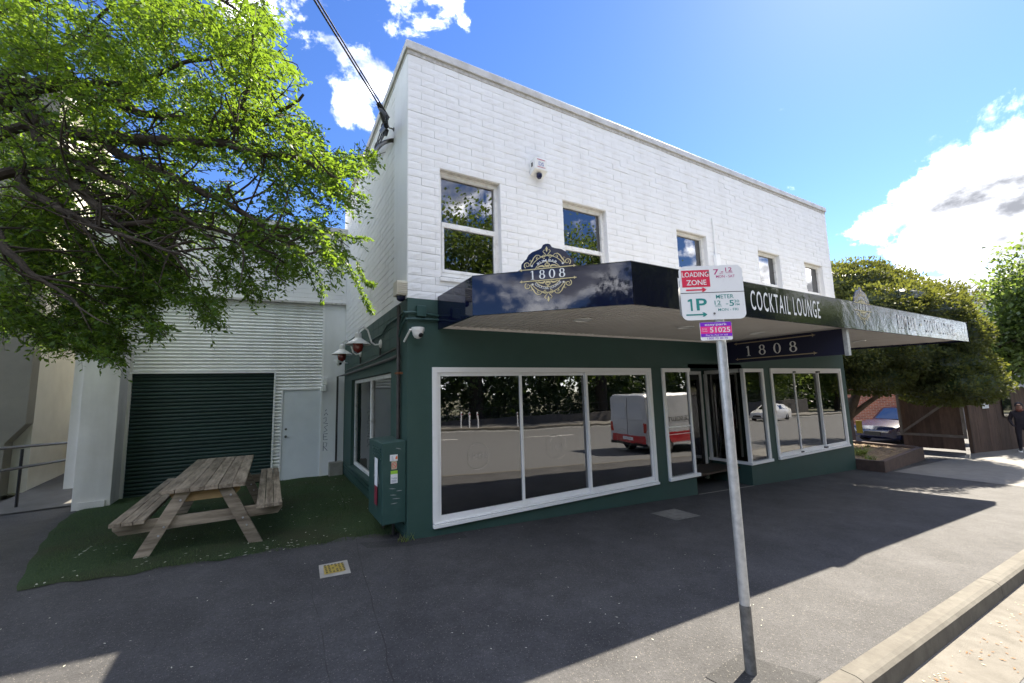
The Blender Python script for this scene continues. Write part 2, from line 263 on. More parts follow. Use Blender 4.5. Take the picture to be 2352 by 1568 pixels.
# ------------------------------------------------------------------ mesh helpers
class MB:
    def __init__(s): s.v = []; s.f = []
    def add(s, v, f):
        o = len(s.v); s.v += [tuple(map(float, p)) for p in v]; s.f += [tuple(i+o for i in q) for q in f]; return s
    def box(s, x0, x1, y0, y1, z0, z1):
        return s.add([(x0,y0,z0),(x1,y0,z0),(x1,y1,z0),(x0,y1,z0),(x0,y0,z1),(x1,y0,z1),(x1,y1,z1),(x0,y1,z1)],
                     [(0,3,2,1),(4,5,6,7),(0,1,5,4),(1,2,6,5),(2,3,7,6),(3,0,4,7)])
    def obox(s, o, a, b, c):       # origin corner and three edge vectors
        o, a, b, c = map(np.array, (o, a, b, c)); P = [o, o+a, o+a+b, o+b]; P += [p+c for p in P]
        return s.add(P, [(0,3,2,1),(4,5,6,7),(0,1,5,4),(1,2,6,5),(2,3,7,6),(3,0,4,7)])
    def prism(s, poly, vec):       # poly: 3D loop, extruded by vec
        n = len(poly); P = [np.array(p, float) for p in poly]; Q = [p+np.array(vec) for p in P]
        return s.add(P+Q, [tuple(range(n))[::-1], tuple(range(n, 2*n))] + [(i, (i+1) % n, n+(i+1) % n, n+i) for i in range(n)])
    def tube(s, path, r, n=8, cap=True):
        path = [np.array(p, float) for p in path]; rs = r if hasattr(r, '__len__') else [r]*len(path); V = []; Fc = []
        prev = None
        for i, p in enumerate(path):
            t = path[min(i+1, len(path)-1)] - path[max(i-1, 0)]; t = t/(np.linalg.norm(t)+1e-9)
            if prev is None:
                a = np.cross(t, (0, 0, 1) if abs(t[2]) < .9 else (1, 0, 0))
            else: a = prev - t*(prev@t)
            a = a/(np.linalg.norm(a)+1e-9); prev = a; b = np.cross(t, a)
            for k in range(n): V.append(p + rs[i]*(a*math.cos(2*math.pi*k/n) + b*math.sin(2*math.pi*k/n)))
        for i in range(len(path)-1):
            for k in range(n): Fc.append((i*n+k, i*n+(k+1) % n, (i+1)*n+(k+1) % n, (i+1)*n+k))
        if cap: Fc += [tuple(range(n))[::-1], tuple(range((len(path)-1)*n, len(path)*n))]
        return s.add(V, Fc)
    def lathe(s, prof, o, ax=(0, 0, 1), n=20):     # prof: (r, h) along axis ax
        ax = np.array(ax, float); ax /= np.linalg.norm(ax); o = np.array(o, float)
        a = np.cross(ax, (0, 0, 1) if abs(ax[2]) < .9 else (1, 0, 0)); a /= np.linalg.norm(a); b = np.cross(ax, a); V = []; Fc = []
        for (r, h) in prof:
            for k in range(n): V.append(o + ax*h + r*(a*math.cos(2*math.pi*k/n)+b*math.sin(2*math.pi*k/n)))
        for i in range(len(prof)-1):
            for k in range(n): Fc.append((i*n+k, i*n+(k+1) % n, (i+1)*n+(k+1) % n, (i+1)*n+k))
        Fc += [tuple(range(n))[::-1], tuple(range((len(prof)-1)*n, len(prof)*n))]
        return s.add(V, Fc)
    def grid(s, nx, ny, fn):
        V = [fn(i, j) for j in range(ny+1) for i in range(nx+1)]
        return s.add(V, [(j*(nx+1)+i, j*(nx+1)+i+1, (j+1)*(nx+1)+i+1, (j+1)*(nx+1)+i) for j in range(ny) for i in range(nx)])
    def build(s, name, m, parent=None, smooth=False, bevel=0.0, **k):
        o = W(parent)
        me = bpy.data.meshes.new(name); me.from_pydata([(x-o[0], y-o[1], z-o[2]) for x, y, z in s.v], [], s.f); me.update()
        bmm = bmesh.new(); bmm.from_mesh(me); bmesh.ops.recalc_face_normals(bmm, faces=bmm.faces); bmm.to_mesh(me); bmm.free()
        me.materials.append(m)
        if smooth:
            me.polygons.foreach_set('use_smooth', [True]*len(me.polygons)); me.set_sharp_from_angle(angle=R(40))
        return link(name, me, parent, bevel, **k)
def W(p):
    o = np.zeros(3)
    while p is not None: o = o + np.array(p.location); p = p.parent
    return o
def link(name, me, parent=None, bevel=0.0, **k):
    ob = bpy.data.objects.new(name, me); col.objects.link(ob); ob.parent = parent
    if bevel:
        bv = ob.modifiers.new('bevel', 'BEVEL'); bv.width = bevel; bv.segments = 2; bv.limit_method = 'ANGLE'
    for a, b in k.items(): ob[a] = b
    return ob
def thing(name, label, category, loc, group=None):
    e = bpy.data.objects.new(name, None); col.objects.link(e); e.location = [float(t) for t in loc]; e.empty_display_size = 0.2
    e['label'] = label; e['category'] = category
    if group: e['group'] = group
    return e
def part(name, parent, m, *boxes, **k):
    b = MB()
    for q in boxes: b.box(*q)
    return b.build(name, m, parent, **k)
def raw_mesh(name, V, faces_n, m, parent=None, smooth=False, **k):
    """V: (n*faces_n,3) array of separate polygons with faces_n corners each"""
    o = W(parent); V = np.asarray(V, np.float32).reshape(-1, 3) - o.astype(np.float32); nv = len(V); nf = nv//faces_n
    me = bpy.data.meshes.new(name); me.vertices.add(nv); me.vertices.foreach_set('co', V.ravel())
    me.loops.add(nv); me.loops.foreach_set('vertex_index', np.arange(nv, dtype=np.int32))
    me.polygons.add(nf); me.polygons.foreach_set('loop_start', np.arange(0, nv, faces_n, dtype=np.int32)); me.polygons.foreach_set('loop_total', np.full(nf, faces_n, np.int32))
    me.update(calc_edges=True); me.validate(); me.materials.append(m)
    return link(name, me, parent, **k)

def curve(pts, n=5):
    """Catmull-Rom through 3D points"""
    P = [np.array(p, float) for p in pts]; P = [2*P[0]-P[1]] + P + [2*P[-1]-P[-2]]; o = []
    for i in range(1, len(P)-2):
        for k in range(n):
            t = k/n; o.append(.5*((2*P[i]) + (-P[i-1]+P[i+1])*t + (2*P[i-1]-5*P[i]+4*P[i+1]-P[i+2])*t*t + (-P[i-1]+3*P[i]-3*P[i+1]+P[i+2])*t**3))
    o.append(P[-2]); return o

# flat drawings on a plane: o + u*U + v*V + n*off
class Plane:
    def __init__(s, o, u, v): s.o, s.u, s.v = map(lambda q: np.array(q, float), (o, u, v)); s.n = np.cross(s.u, s.v); s.n /= np.linalg.norm(s.n)
    def p(s, a, b, off=0.0): return s.o + s.u*a + s.v*b + s.n*off
def text_mb(txt, pl, cx, cy, size, width=None, off=0.003, bold=0.0, mb=None, squash=None, arc=None, spacing=1.0, ext=0.0):
    """text centred on (cx,cy); size = cap height; width stretches it to that width"""
    mb = mb or MB()
    cu = bpy.data.curves.new('txt', 'FONT'); cu.body = txt; cu.size = 1.0; cu.offset = bold; cu.resolution_u = 3; cu.space_character = spacing; cu.fill_mode = 'FRONT'
    ob = bpy.data.objects.new('txt', cu); col.objects.link(ob)
    dg = bpy.context.evaluated_depsgraph_get(); dg.update(); me = bpy.data.meshes.new_from_object(ob.evaluated_get(dg))
    P = np.array([v.co[:] for v in me.vertices]); faces = [tuple(p.vertices) for p in me.polygons]
    bpy.data.objects.remove(ob); bpy.data.curves.remove(cu); bpy.data.meshes.remove(me)
    if len(P) == 0: return mb
    x0, x1 = P[:, 0].min(), P[:, 0].max(); y0, y1 = 0.0, 0.70
    sy = size/(y1-y0); sx = sy if width is None else width/(x1-x0)
    X = (P[:, 0]-(x0+x1)/2)*sx; Y = (P[:, 1]-(y0+y1)/2)*sy
    if arc:                       # arc = (radius, sign): bend round a circle whose centre is (cx, cy)
        r, sg = arc; th = X/r; rr = r + sg*Y; X2 = rr*np.sin(th); Y2 = sg*rr*np.cos(th); X, Y = X2, Y2
    o = len(mb.v); mb.v += [tuple(pl.p(cx+a, cy+b, off)) for a, b in zip(X, Y)]; mb.f += [tuple(i+o for i in f) for f in faces]
    return mb
def poly2(mb, pl, pts, off=0.003): return mb.add([pl.p(a, b, off) for a, b in pts], [tuple(range(len(pts)))])
def rect2(mb, pl, x0, x1, y0, y1, off=0.003): return poly2(mb, pl, [(x0, y0), (x1, y0), (x1, y1), (x0, y1)], off)
def ribbon2(mb, pl, pts, wd, off=0.003, closed=False):
    pts = [np.array(p, float) for p in pts]; n = len(pts); ws = wd if hasattr(wd, '__len__') else [wd]*n; V = []
    for i in range(n):
        a = pts[(i-1) % n] if closed or i > 0 else pts[i]; b = pts[(i+1) % n] if closed or i < n-1 else pts[i]
        t = b-a; t = t/(np.linalg.norm(t)+1e-9); nn = np.array([-t[1], t[0]])*ws[i]/2
        V += [pl.p(*(pts[i]+nn), off), pl.p(*(pts[i]-nn), off)]
    Fc = [(2*i, 2*i+1, 2*i+3, 2*i+2) for i in range(n-1)]
    if closed: Fc.append((2*n-2, 2*n-1, 1, 0))
    return mb.add(V, Fc)
def ell(cx, cy, rx, ry, a0=0, a1=360, n=28): return [(cx+rx*math.cos(R(a0+(a1-a0)*i/n)), cy+ry*math.sin(R(a0+(a1-a0)*i/n))) for i in range(n+1)]
def disc2(mb, pl, cx, cy, r, off=0.003, n=12): return poly2(mb, pl, ell(cx, cy, r, r, 0, 360, n)[:-1], off)
def ring2(mb, pl, cx, cy, rx, ry, tx, ty, off=0.003, n=24):     # oval ring with thick sides (tx) and thin top (ty)
    V = []; 
    for i in range(n):
        a = 2*math.pi*i/n; V += [pl.p(cx+rx*math.cos(a), cy+ry*math.sin(a), off), pl.p(cx+(rx-tx)*math.cos(a), cy+(ry-ty)*math.sin(a), off)]
    return mb.add(V, [(2*i, 2*i+1, (2*i+3) % (2*n), (2*i+2) % (2*n)) for i in range(n)])
def digits1808(mb, pl, cx, cy, h, total, off=0.004, only=None):
    xs = [cx-total/2+0.06*total, cx-total/2+0.34*total, cx-total/2+0.63*total, cx-total/2+0.92*total]
    wd = 0.34*h
    if only in (None, 0): x = xs[0]; rect2(mb, pl, x-.075*h, x+.075*h, cy-h/2+.03*h, cy+h/2, off); rect2(mb, pl, x-.19*h, x+.19*h, cy-h/2, cy-h/2+.045*h, off)
    if only in (None, 0): poly2(mb, pl, [(x-.075*h, cy+h/2), (x-.22*h, cy+h*.36), (x-.20*h, cy+h*.33), (x-.075*h, cy+h*.38)], off)
    for x in {None: (xs[1], xs[3]), 1: (xs[1],), 3: (xs[3],)}.get(only, ()):
        ring2(mb, pl, x, cy+h*.255, wd*.82, h*.255, .15*h, .05*h, off); ring2(mb, pl, x, cy-h*.215, wd, h*.29, .165*h, .055*h, off+.0006)
    if only in (None, 2): ring2(mb, pl, xs[2], cy, wd*1.02, h*.51, .17*h, .05*h, off)
    return mb
def spiral(cx, cy, r0, r1, a0, turns, n=22): return [(cx+(r0+(r1-r0)*i/n)*math.cos(R(a0)+turns*2*math.pi*i/n), cy+(r0+(r1-r0)*i/n)*math.sin(R(a0)+turns*2*math.pi*i/n)) for i in range(n+1)]
def arrowbar(mb, pl, cx, cy, half, t, off=0.004):
    rect2(mb, pl, cx-half, cx+half, cy-t/2, cy+t/2, off)
    for s in (-1, 1):
        e = cx+s*half
        poly2(mb, pl, [(e-s*t*1.6, cy), (e, cy+t*.9), (e+s*t*2.4, cy), (e, cy-t*.9)][::1], off+.0005)
        poly2(mb, pl, [(e-s*t*.7, cy-t*1.9), (e+s*t*.4, cy-t*.5), (e+s*t*.4, cy+t*.5), (e-s*t*.7, cy+t*1.9), (e-s*t*1.0, cy)], off+.001)

# ------------------------------------------------------------------ ground
def G(x, y=0.0):
    g = -0.046*max(x, -60) if x <= 12.6 else -0.5796 - 0.03*(min(x, 90)-12.6)
    if y > 0.3 and x < 0.3:
        wt = min((y-0.3)/5.0, 1.0); b = -0.03 + 0.018*max(min(x, 0), -9); g = g*(1-wt) + b*wt
    return g
def onG(px, py):
    z = 0.0
    for _ in range(40): p = onZ(px, py, z); z = 0.5*z + 0.5*G(p[0], p[1])
    return onZ(px, py, z)
def sheet(name, x0, x1, y0, y1, dz, m, sx=0.5, sy=1.0, fz=None, parent=None, **k):
    nx = max(1, round((x1-x0)/sx)); ny = max(1, round((y1-y0)/sy)); b = MB()
    b.grid(nx, ny, lambda i, j: ((x0+(x1-x0)*i/nx), (y0+(y1-y0)*j/ny), (fz or G)(x0+(x1-x0)*i/nx, y0+(y1-y0)*j/ny)+dz))
    return b.build(name, m, parent, **k)
S = dict(kind='structure')
gb = MB(); xs = [-700, -200, -60, -30, 0, 12.6, 40, 90, 200, 700]; ys = [-700, -250, -80, -22.5, -19.3]
gb.grid(len(xs)-1, len(ys)-1, lambda i, j: (xs[i], ys[j], G(xs[i])-0.10))
ys2 = [7.9, 30, 80, 250, 700]
o_ = len(gb.v); gb.grid(len(xs)-1, len(ys2)-1, lambda i, j: (xs[i], ys2[j], G(xs[i])-0.35))
gb.build('ground', mat('far_ground', (0.09, 0.10, 0.055), 0.95, (0.13, 0.12, 0.075), 0.5, 8), **S)
sheet('footpath', -60, 90, -3.94, 14.0, 0.0, ASPH, 0.6, 0.6, **S)
sheet('gutter', -60, 90, -4.50, -4.05, -0.135, GUTT, 2.0, 1.0, **S)
sheet('road', -60, 90, -19.5, -4.49, -0.139, ROAD, 2.0, 4.0, **S)
sheet('far_footpath', -60, 90, -22.6, -19.46, -0.02, mat('far_path', (0.13, 0.125, 0.115), 0.9, (0.18, 0.17, 0.155), 8, 6), 2.0, 1.5, **S)
kb = thing('kerb', 'kerb', 'kerb', (0, -4, 0)); del kb['label']; del kb['category']; kb['kind'] = 'structure'
def kerb_run(parent, ya, yb, flip, x0, x1, step):
    x = x0
    while x < x1-.01:
        xe = min(x+step, x1)-0.008; yo = yb; s = -1 if not flip else 1      # road side at yo
        prof = [(ya, -.02), (ya, .004), (yo+s*-.05, .006), (yo+s*-.018, -.004), (yo+s*0.004, -.022), (yo+s*.012, -.14), (yo+s*.012, -.3), (ya, -.3)]
        n = max(1, int((xe-x)/1.2)); b = MB(); V = []
        for i in range(n+1):
            xx = x+(xe-x)*i/n; V += [(xx, p[0], G(xx)+p[1]) for p in prof]
        k = len(prof); Fc = [(i*k+j, i*k+(j+1) % k, (i+1)*k+(j+1) % k, (i+1)*k+j) for i in range(n) for j in range(k)] + [tuple(range(k)), tuple(range(n*k, n*k+k))[::-1]]
        b.add(V, Fc).build('kerb_stone', CONC, parent); x += step
kerb_run(kb, -3.935, -4.075, False, -10.4, 30, 3.06)
kf = thing('far_kerb', '', '', (0, -19.4, 0)); del kf['label']; del kf['category']; kf['kind'] = 'structure'
kerb_run(kf, -19.5, -19.36, True, -12, 60, 6.0)
rm = MB()
for x in (3.0, 10.2, 17.4, 24.6): rm.grid(3, 1, lambda i, j, x=x: (x+3.4*i/3, -13.85+.13*j, G(x+3.4*i/3)-.133))
rm.grid(40, 1, lambda i, j: (-20+2*i, -18.4+.10*j, G(-20+2*i)-.133))
rm.build('road_marking', mat('road_paint', (0.72, 0.72, 0.70), 0.7, (0.5, 0.5, 0.48), 20, 5), **S)

sheet('driveway', 13.0, 26, -3.93, -.66, .004, mat('driveway_concrete', (.17, .165, .155), .85, (.13, .125, .115), 4, 8, .35, .7, .2, 60), 1.0, 1.0, **S)
# lawn: worn turf with a ragged front edge
def lawn():
    b = MB(); nx, ny = 44, 34
    def fr(x): return 0.30 + 0.06*(x+3.2)/1 * 0.9 + 0.05*math.sin(x*7.3)+0.035*math.sin(x*17.1+1) if x > -3.4 else 0.30+0.05*math.sin(x*7.3)
    def q(i, j):
        xl = -4.66+1.15*(1-j/ny)**1.5+.012*math.sin(j*5.1); x = xl + (.06-xl)*i/nx; y0 = min(fr(x), .62); y = y0 + (6.2-y0)*j/ny
        return (x, y, G(x, y) + (0.003 if j == 0 or i == 0 else 0.022+0.008*math.sin(x*9+y*5)*math.sin(y*7)))
    b.grid(nx, ny, q); return b.build('lawn', TURF, smooth=True, **S)
lawn()
# patches in the footpath
def gpoly(name, pts, dz, m, parent=None, **k):
    c = np.mean(pts, axis=0); n = len(pts); b = MB()
    V = [(p[0], p[1], G(p[0], p[1])+dz) for p in pts]; V = [(c[0], c[1], G(c[0], c[1])+dz)] + V
    b.add(V, [(0, i+1, (i+1) % n+1) for i in range(n)]); return b.build(name, m, parent, **k)
gpoly('footpath_patch', [(.96, -3.54), (1.40, -3.50), (1.62, -3.92), (1.02, -3.93)], .004, ASPH_D, **S)
gpoly('footpath_patch', [(-.55, .18), (0.25, -.02), (0.75, -.02), (0.72, -.26), (-.05, -.22), (-.5, -.05)], .004, ASPH_D, **S)
gpoly('footpath_patch', [(-.08, -2.1), (.30, -2.05), (.34, -1.83), (-.1, -1.86)], .004, asphalt('asphalt_patch_worn', (.045, .044, .046), .7), **S)

# ------------------------------------------------------------------ main building
BX, BD, ZG, ZW = 12.58, 6.0, 3.16, 6.86
bld = thing('corner_building', 'two storey white painted block building with dark green ground floor', 'building', (0, 0, 0))
UW = [(0.48, 1.49), (2.74, 3.75), (5.73, 6.73), (8.76, 9.75), (11.03, 12.01)]
UZ0, UZ1 = 3.49, 5.165
CH = (UZ1-ZG)/18.0
# lower walls, green
b = MB(); T = .25
b.box(0, 5.75, 0, T, -.9, .1); b.box(7.63, BX, 0, T, -1.2, .1)
b.box(0, BX, 0, T, 2.21, ZG)
for x0, x1 in ((0, .34), (4.64, 4.94), (8.42, 8.72), (12.30, BX)): b.box(x0, x1, 0, T, .1, 2.21)
lw = b.build('ground_floor_front_wall', GREEN, bld)
b = MB(); b.box(0, T, T+.001, .89, -.5, ZG); b.box(0, T, 4.47, BD, -.5, ZG); b.box(0, T, .89, 4.47, -.5, .33); b.box(0, T, .89, 4.47, 2.20, ZG)
b.build('ground_floor_side_wall', GREEN, bld)
# scored course lines on the upper green band of the side wall (courses proud of the band)
b = MB()
for k in range(4):
    z0 = 2.55+.155*k; x = .55
    while x < 5.4: xe = min(x+.398, 5.45); b.box(-.006, .001, x, xe-.008, z0, z0+.147); x += .4
b.build('green_course', GREEN, bld, kind='stuff')
b = MB(); b.box(-.022, .0, .05, 5.5, .20, .245); b.box(-.012, .0, .05, 5.5, .06, .17); b.build('plinth_moulding', GREENM, bld)
# right hand and back walls
part('right_wall', bld, WHITES, (BX-T, BX, T, BD, -1.2, ZW)); part('back_wall', bld, WHITES, (T, BX-T, BD-T, BD, -1.2, ZW))
# upper front wall backing with openings
b = MB()
D0 = .032
b.box(0.0, BX, D0, .30, UZ1, ZW); b.box(0, BX, D0, .30, ZG, UZ0)
e = [0]+[t for p in UW for t in p]+[BX]
for i in range(0, len(e), 2): b.box(e[i], e[i+1], D0, .30, UZ0, UZ1)
uw = b.build('upper_front_wall', JOINT, bld)
b = MB(); b.box(D0-.02, .30, .301, BD, ZG, ZW); us = b.build('upper_side_wall', JOINT, bld)
b = MB(); b.box(-.004, .012, 0.02, .72, ZG, ZW); b.build('smooth_corner_strip', WHITES, bld)
part('roof', bld, GRUB, (.30, BX-T, .31, BD-T, 6.55, 6.7))
# split-face blocks
def block_mesh(L, Hh, seed, nx=6, nz=3):
    rg = random.Random(seed); b = MB(); V = []
    for j in range(nz+1):
        for i in range(nx+1):
            ed = i in (0, nx) or j in (0, nz)
            y = rg.uniform(-.002, .002) + (.0025 if ed else rg.uniform(-.003, .001))
            V.append((L*i/nx + (rg.uniform(-.003, .003) if not ed else 0), y, Hh*j/nz))
    Fc = [(j*(nx+1)+i, j*(nx+1)+i+1, (j+1)*(nx+1)+i+1, (j+1)*(nx+1)+i) for j in range(nz) for i in range(nx)]
    bd = [i for i in range(nx+1)] + [(j+1)*(nx+1)-1 for j in range(1, nz+1)] + [nz*(nx+1)+i for i in range(nx-1, -1, -1)] + [j*(nx+1) for j in range(nz-1, 0, -1)]
    n0 = len(V); V += [(V[i][0], .04, V[i][2]) for i in bd]
    Fc += [(bd[(k+1) % len(bd)], bd[k], n0+k, n0+(k+1) % len(bd)) for k in range(len(bd))]
    b.add(V, Fc); return b
def course_list(total, z0, z1, opens, L=.40, off=0.0):
    out = []; k = 0; z = z0
    while z < z1-.03:
        zt = min(z+CH, z1); x = -(.5*L if k % 2 else 0)+off
        while x < total:
            a, c = max(x, off), min(x+L, total); segs = [(a, c)]
            for (o0, o1, oz0, oz1) in opens:
                if z+.02 < oz1 and zt-.02 > oz0:
                    ns = []
                    for (p, q) in segs:
                        if q <= o0 or p >= o1: ns.append((p, q))
                        else:
                            if p < o0: ns.append((p, o0))
                            if q > o1: ns.append((o1, q))
                    segs = ns
            for (p, q) in segs:
                if q-p > .03: out.append((p, q, z, zt))
            x += L
        z += CH; k += 1
    return out
J = .0038
front = course_list(BX, ZG, ZW-.02, [(a, c, UZ0, UZ1) for a, c in UW])
front.sort(key=lambda q: (q[0]-CAM[0])**2*1.0 + (q[2]-2.6)**2*.35)
variants = {}
def full_mesh(k):
    if k not in variants:
        bb = block_mesh(.40-J, CH-J, 100+k); me = bpy.data.meshes.new('block'); me.from_pydata(bb.v, [], bb.f); me.update()
        bmm = bmesh.new(); bmm.from_mesh(me); bmesh.ops.recalc_face_normals(bmm, faces=bmm.faces); bmm.to_mesh(me); bmm.free(); me.materials.append(WHITEB); variants[k] = me
    return variants[k]
rest = MB()
for i, (p, q, z, zt) in enumerate(front):
    if i < 290:
        if abs((q-p)-.4) < 1e-3 and abs((zt-z)-CH) < 1e-3: ob = link('block', full_mesh(i % 14), uw)
        else:
            bb = block_mesh(q-p-J, zt-z-J, i, 3); ob = bb.build('block', WHITEB); ob.parent = uw
        ob.location = (p+J/2, random.uniform(-.0025, .0025), z+J/2)
    else:
        bb = block_mesh(q-p-J, zt-z-J, i, 4, 2); y = random.uniform(-.004, .004); rest.add([(v[0]+p+J/2, v[1]+y, v[2]+z+J/2) for v in bb.v], bb.f)
for (p, q, z, zt) in course_list(BD, ZG, ZW-.02, [], .40, .72):
    x = random.uniform(-.002, .002); rest.box(x, .03, p+J/2, q-J/2, z+.009, zt)
rest.build('painted_blocks', WHITEB, bld, kind='stuff')
# coping
b = MB(); b.box(-.035, BX+.03, -.035, .30, 6.90, 7.03); b.box(-.035, .30, .301, BD+.03, 6.90, 7.03); b.build('coping', COPE, bld, bevel=.008)
b = MB(); b.box(-.008, BX, -.008, .05, 6.835, 6.899); b.box(-.008, .05, .051, BD, 6.835, 6.899); b.build('coping_bed', GRUB, bld)
# upper windows
for k, (x0, x1) in enumerate(UW):
    wn = part('upper_window', bld, CREAMP, (x0, x0+.055, .10, .19, UZ0+.06, UZ1-.002), (x1-.055, x1, .10, .19, UZ0+.06, UZ1-.002), (x0+.055, x1-.055, .10, .19, UZ1-.065, UZ1-.002),
              (x0+.055, x1-.055, .10, .19, UZ0+.06, UZ0+.12), bevel=.004)
    zm = 4.33
    part('meeting_rail', wn, CREAMP, (x0+.055, x1-.055, .085, .135, zm-.03, zm+.045), (x0+.055, x0+.09, .09, .15, UZ0+.12, zm-.03), (x1-.09, x1-.055, .09, .15, UZ0+.12, zm-.03), (x0+.09, x1-.09, .09, .15, UZ0+.12, UZ0+.165), bevel=.003)
    part('pane', wn, GLASSU, (x0+.056, x1-.056, .150, .154, zm+.0455, UZ1-.0655)); part('pane', wn, GLASSU, (x0+.091, x1-.091, .118, .122, UZ0+.166, zm-.031))
    b = MB(); b.obox((x0-.02, -.035, UZ0-.045), (x1-x0+.04, 0, 0), (0, .20, .045), (0, 0, .055)); b.build('sill', WPAINT if k else CREAMP, wn, bevel=.004)
    part('lintel_soffit', wn, GRUB, (x0+.001, x1-.001, .036, .10, UZ1-.008, UZ1-.001))
    b = MB(); n = 26; side_ = (x1-.36, x1-.07) if k in (0, 2, 4) else (x0+.07, x0+.22)
    b.grid(n, 1, lambda i, j: (side_[0]+(side_[1]-side_[0])*i/n, .26+.02*math.sin(i*1.3), UZ0+.1+(UZ1-UZ0-.2)*j)); b.build('curtain', CURT, wn)
b = MB(); b.box(BX*.0+.31, BX-.26, .31, BD-.26, 3.02, 3.12); b.box(.31, BX-.26, 2.2, 2.25, 3.12, 6.5); b.box(.31, BX-.26, 2.251, BD-.26, 6.45, 6.5); b.build('upper_floor', INT, bld)
b = MB(); b.box(.26, BX-.26, .26, BD-.26, -.02, .02); fl = b.build('shop_floor', INTF, bld)
part('shop_partition', bld, INT, (.27, 5.5, 4.2, 4.25, .02, 3.0), (5.5, BX-.3, 3.4, 3.45, .02, 3.0)); part('shop_ceiling', bld, INT, (.27, BX-.27, .27, BD-.27, 2.85, 2.9))

# shop windows
def shop_window(x0, x1, z0, z1, mull, name='shop_window', sill=True, ends=(1, 1)):
    fw = .075; y = -.028
    bx = [(x0, x1, y, .10, z1-fw, z1)]
    if ends[0]: bx.append((x0, x0+fw, y, .10, z0+.05, z1-fw))
    if ends[1]: bx.append((x1-fw, x1, y, .10, z0+.05, z1-fw))
    wn = part(name, bld, WPAINT, *bx, bevel=.004)
    part('sill', wn, WPAINT, (x0-.0, x1+.0, -.06, .12, z0-.012, z0+.028), (x0+.01, x1-.01, -.040, .12, z0+.033, z0+.052), bevel=.004)
    part('sill_track', wn, BLACKP, (x0+.02, x1-.02, -.030, .10, z0+.0285, z0+.0325))
    e = [x0+fw] + list(mull) + [x1-fw]
    for i in range(len(e)-1):
        a, c = e[i], e[i+1]; yy = .012 if i % 2 == 0 else .052; s = .045; lo = z0+.0525; hi = z1-fw-.0005
        a2 = a - (s*.5 if i else 0); c2 = c + (s*.5 if i < len(e)-2 else 0)
        sa = part('sash', wn, WPAINT, (a2, a2+s, yy-.02, yy+.02, lo, hi), (c2-s, c2, yy-.02, yy+.02, lo, hi), (a2+s, c2-s, yy-.02, yy+.02, lo, lo+.075), (a2+s, c2-s, yy-.02, yy+.02, hi-.05, hi), bevel=.003)
        part('pane', sa, GLASS, (a2+s, c2-s, yy-.003, yy+.003, lo+.075, hi-.05))
    return wn
w1 = shop_window(.34, 4.64, .1, 2.21, (1.76, 3.07))
w3 = shop_window(8.72, 12.30, .1, 2.22, (9.81, 11.04))
b = MB()
for m_ in (9.81, 11.04): b.box(m_-.05, m_+.05, -.03, .03, 2.105, 2.15); b.box(m_-.05, m_+.05, -.03, .03, .15, .185)
b.build('sash_lock', BLACKP, w3)
# narrow window with corner post
fw = .075
nw = part('narrow_window', bld, WPAINT, (4.94, 5.015, -.028, .10, .15, 2.135), (4.94, 5.78, -.028, .10, 2.135, 2.21), (5.70, 5.75, -.02, .05, .15, 2.135), bevel=.004)
part('sill', nw, WPAINT, (4.94, 5.82, -.06, .14, .09, .15), bevel=.004)
part('pane', nw, GLASS, (5.015, 5.70, .010, .016, .15, 2.135)); part('glazing_bar', nw, WPAINT, (5.016, 5.699, .0, .009, 1.06, 1.085), (5.016, 5.699, .0, .009, .93, .94))
part('hinge', nw, WPAINT, (4.965, 4.99, -.04, -.0285, 1.72, 1.86))
part('side_pane', nw, GLASS, (5.73, 5.736, .051, .93, .15, 2.135)); part('return_wall', nw, GREEN, (5.60, 5.75, .251, .95, -.5, .0899))
# bay window wrapping into the entry
by = part('bay_window', bld, WPAINT, (7.60, 7.66, -.028, .05, .15, 2.13), (8.345, 8.42, -.028, .10, .15, 2.13), (7.60, 8.42, -.028, .10, 2.13, 2.21), (7.60, 7.66, .051, .95, 2.13, 2.21), (7.60, 7.66, .90, .98, .15, 2.13), bevel=.004)
part('sill', by, WPAINT, (7.57, 8.44, -.06, .14, .09, .15), (7.57, 7.70, .1405, .99, .09, .15), bevel=.004)
part('pane', by, GLASS, (7.66, 8.345, .012, .018, .15, 2.13)); part('pane', by, GLASS, (7.625, 7.631, .051, .899, .15, 2.13)); part('return_wall', by, GREEN, (7.63, 7.80, .251, .95, -.9, .0899))
for i, (y0, y1) in enumerate(((.08, .30), (.33, .52), (.62, .84))):
    n_ = part('notice', by, PAPER, (7.636, 7.638, y0, y1, .17, .52+(.05 if i < 2 else 0)))
    b = MB()
    for k in range(6): b.box(7.6345, 7.6355, y0+.02, y1-.02-.03*(k % 3), .22+.045*k, .228+.045*k)
    b.build('notice_print', mat('notice_blue', (.18, .35, .42), .7), n_)
# entry: door leaf, jamb, head
en = part('entry_recess', bld, GREEN, (5.75, 7.60, .0, 1.0, 2.2105, 2.30), (5.75, 6.35, .96, 1.10, -.6, 2.21), (7.50, 7.60, .985, 1.15, -.6, 2.21))
part('door_frame', en, WPAINT, (7.40, 7.46, .93, 1.02, G(7.4)+.02, 2.2), (6.35, 6.41, .93, 1.02, G(6.4)+.02, 2.2), (6.41, 7.40, .93, 1.02, 2.12, 2.2), bevel=.003)
dl = part('glass_door', en, BLACKP, (6.41, 6.50, .96, 1.0, -.28, 2.12), (7.31, 7.40, .96, 1.0, -.28, 2.12), (6.5, 7.31, .96, 1.0, -.28, -.12), (6.5, 7.31, .96, 1.0, 2.0, 2.12))
part('pane', dl, GLASS, (6.5, 7.31, .975, .981, -.12, 2.0)); part('sign_plate', dl, PAPER, (6.78, 7.05, .952, .958, 2.03, 2.10))
b = MB(); b.tube([(6.56, .92, .75), (6.56, .92, 1.35)], .014); b.build('handle', GALV, dl)
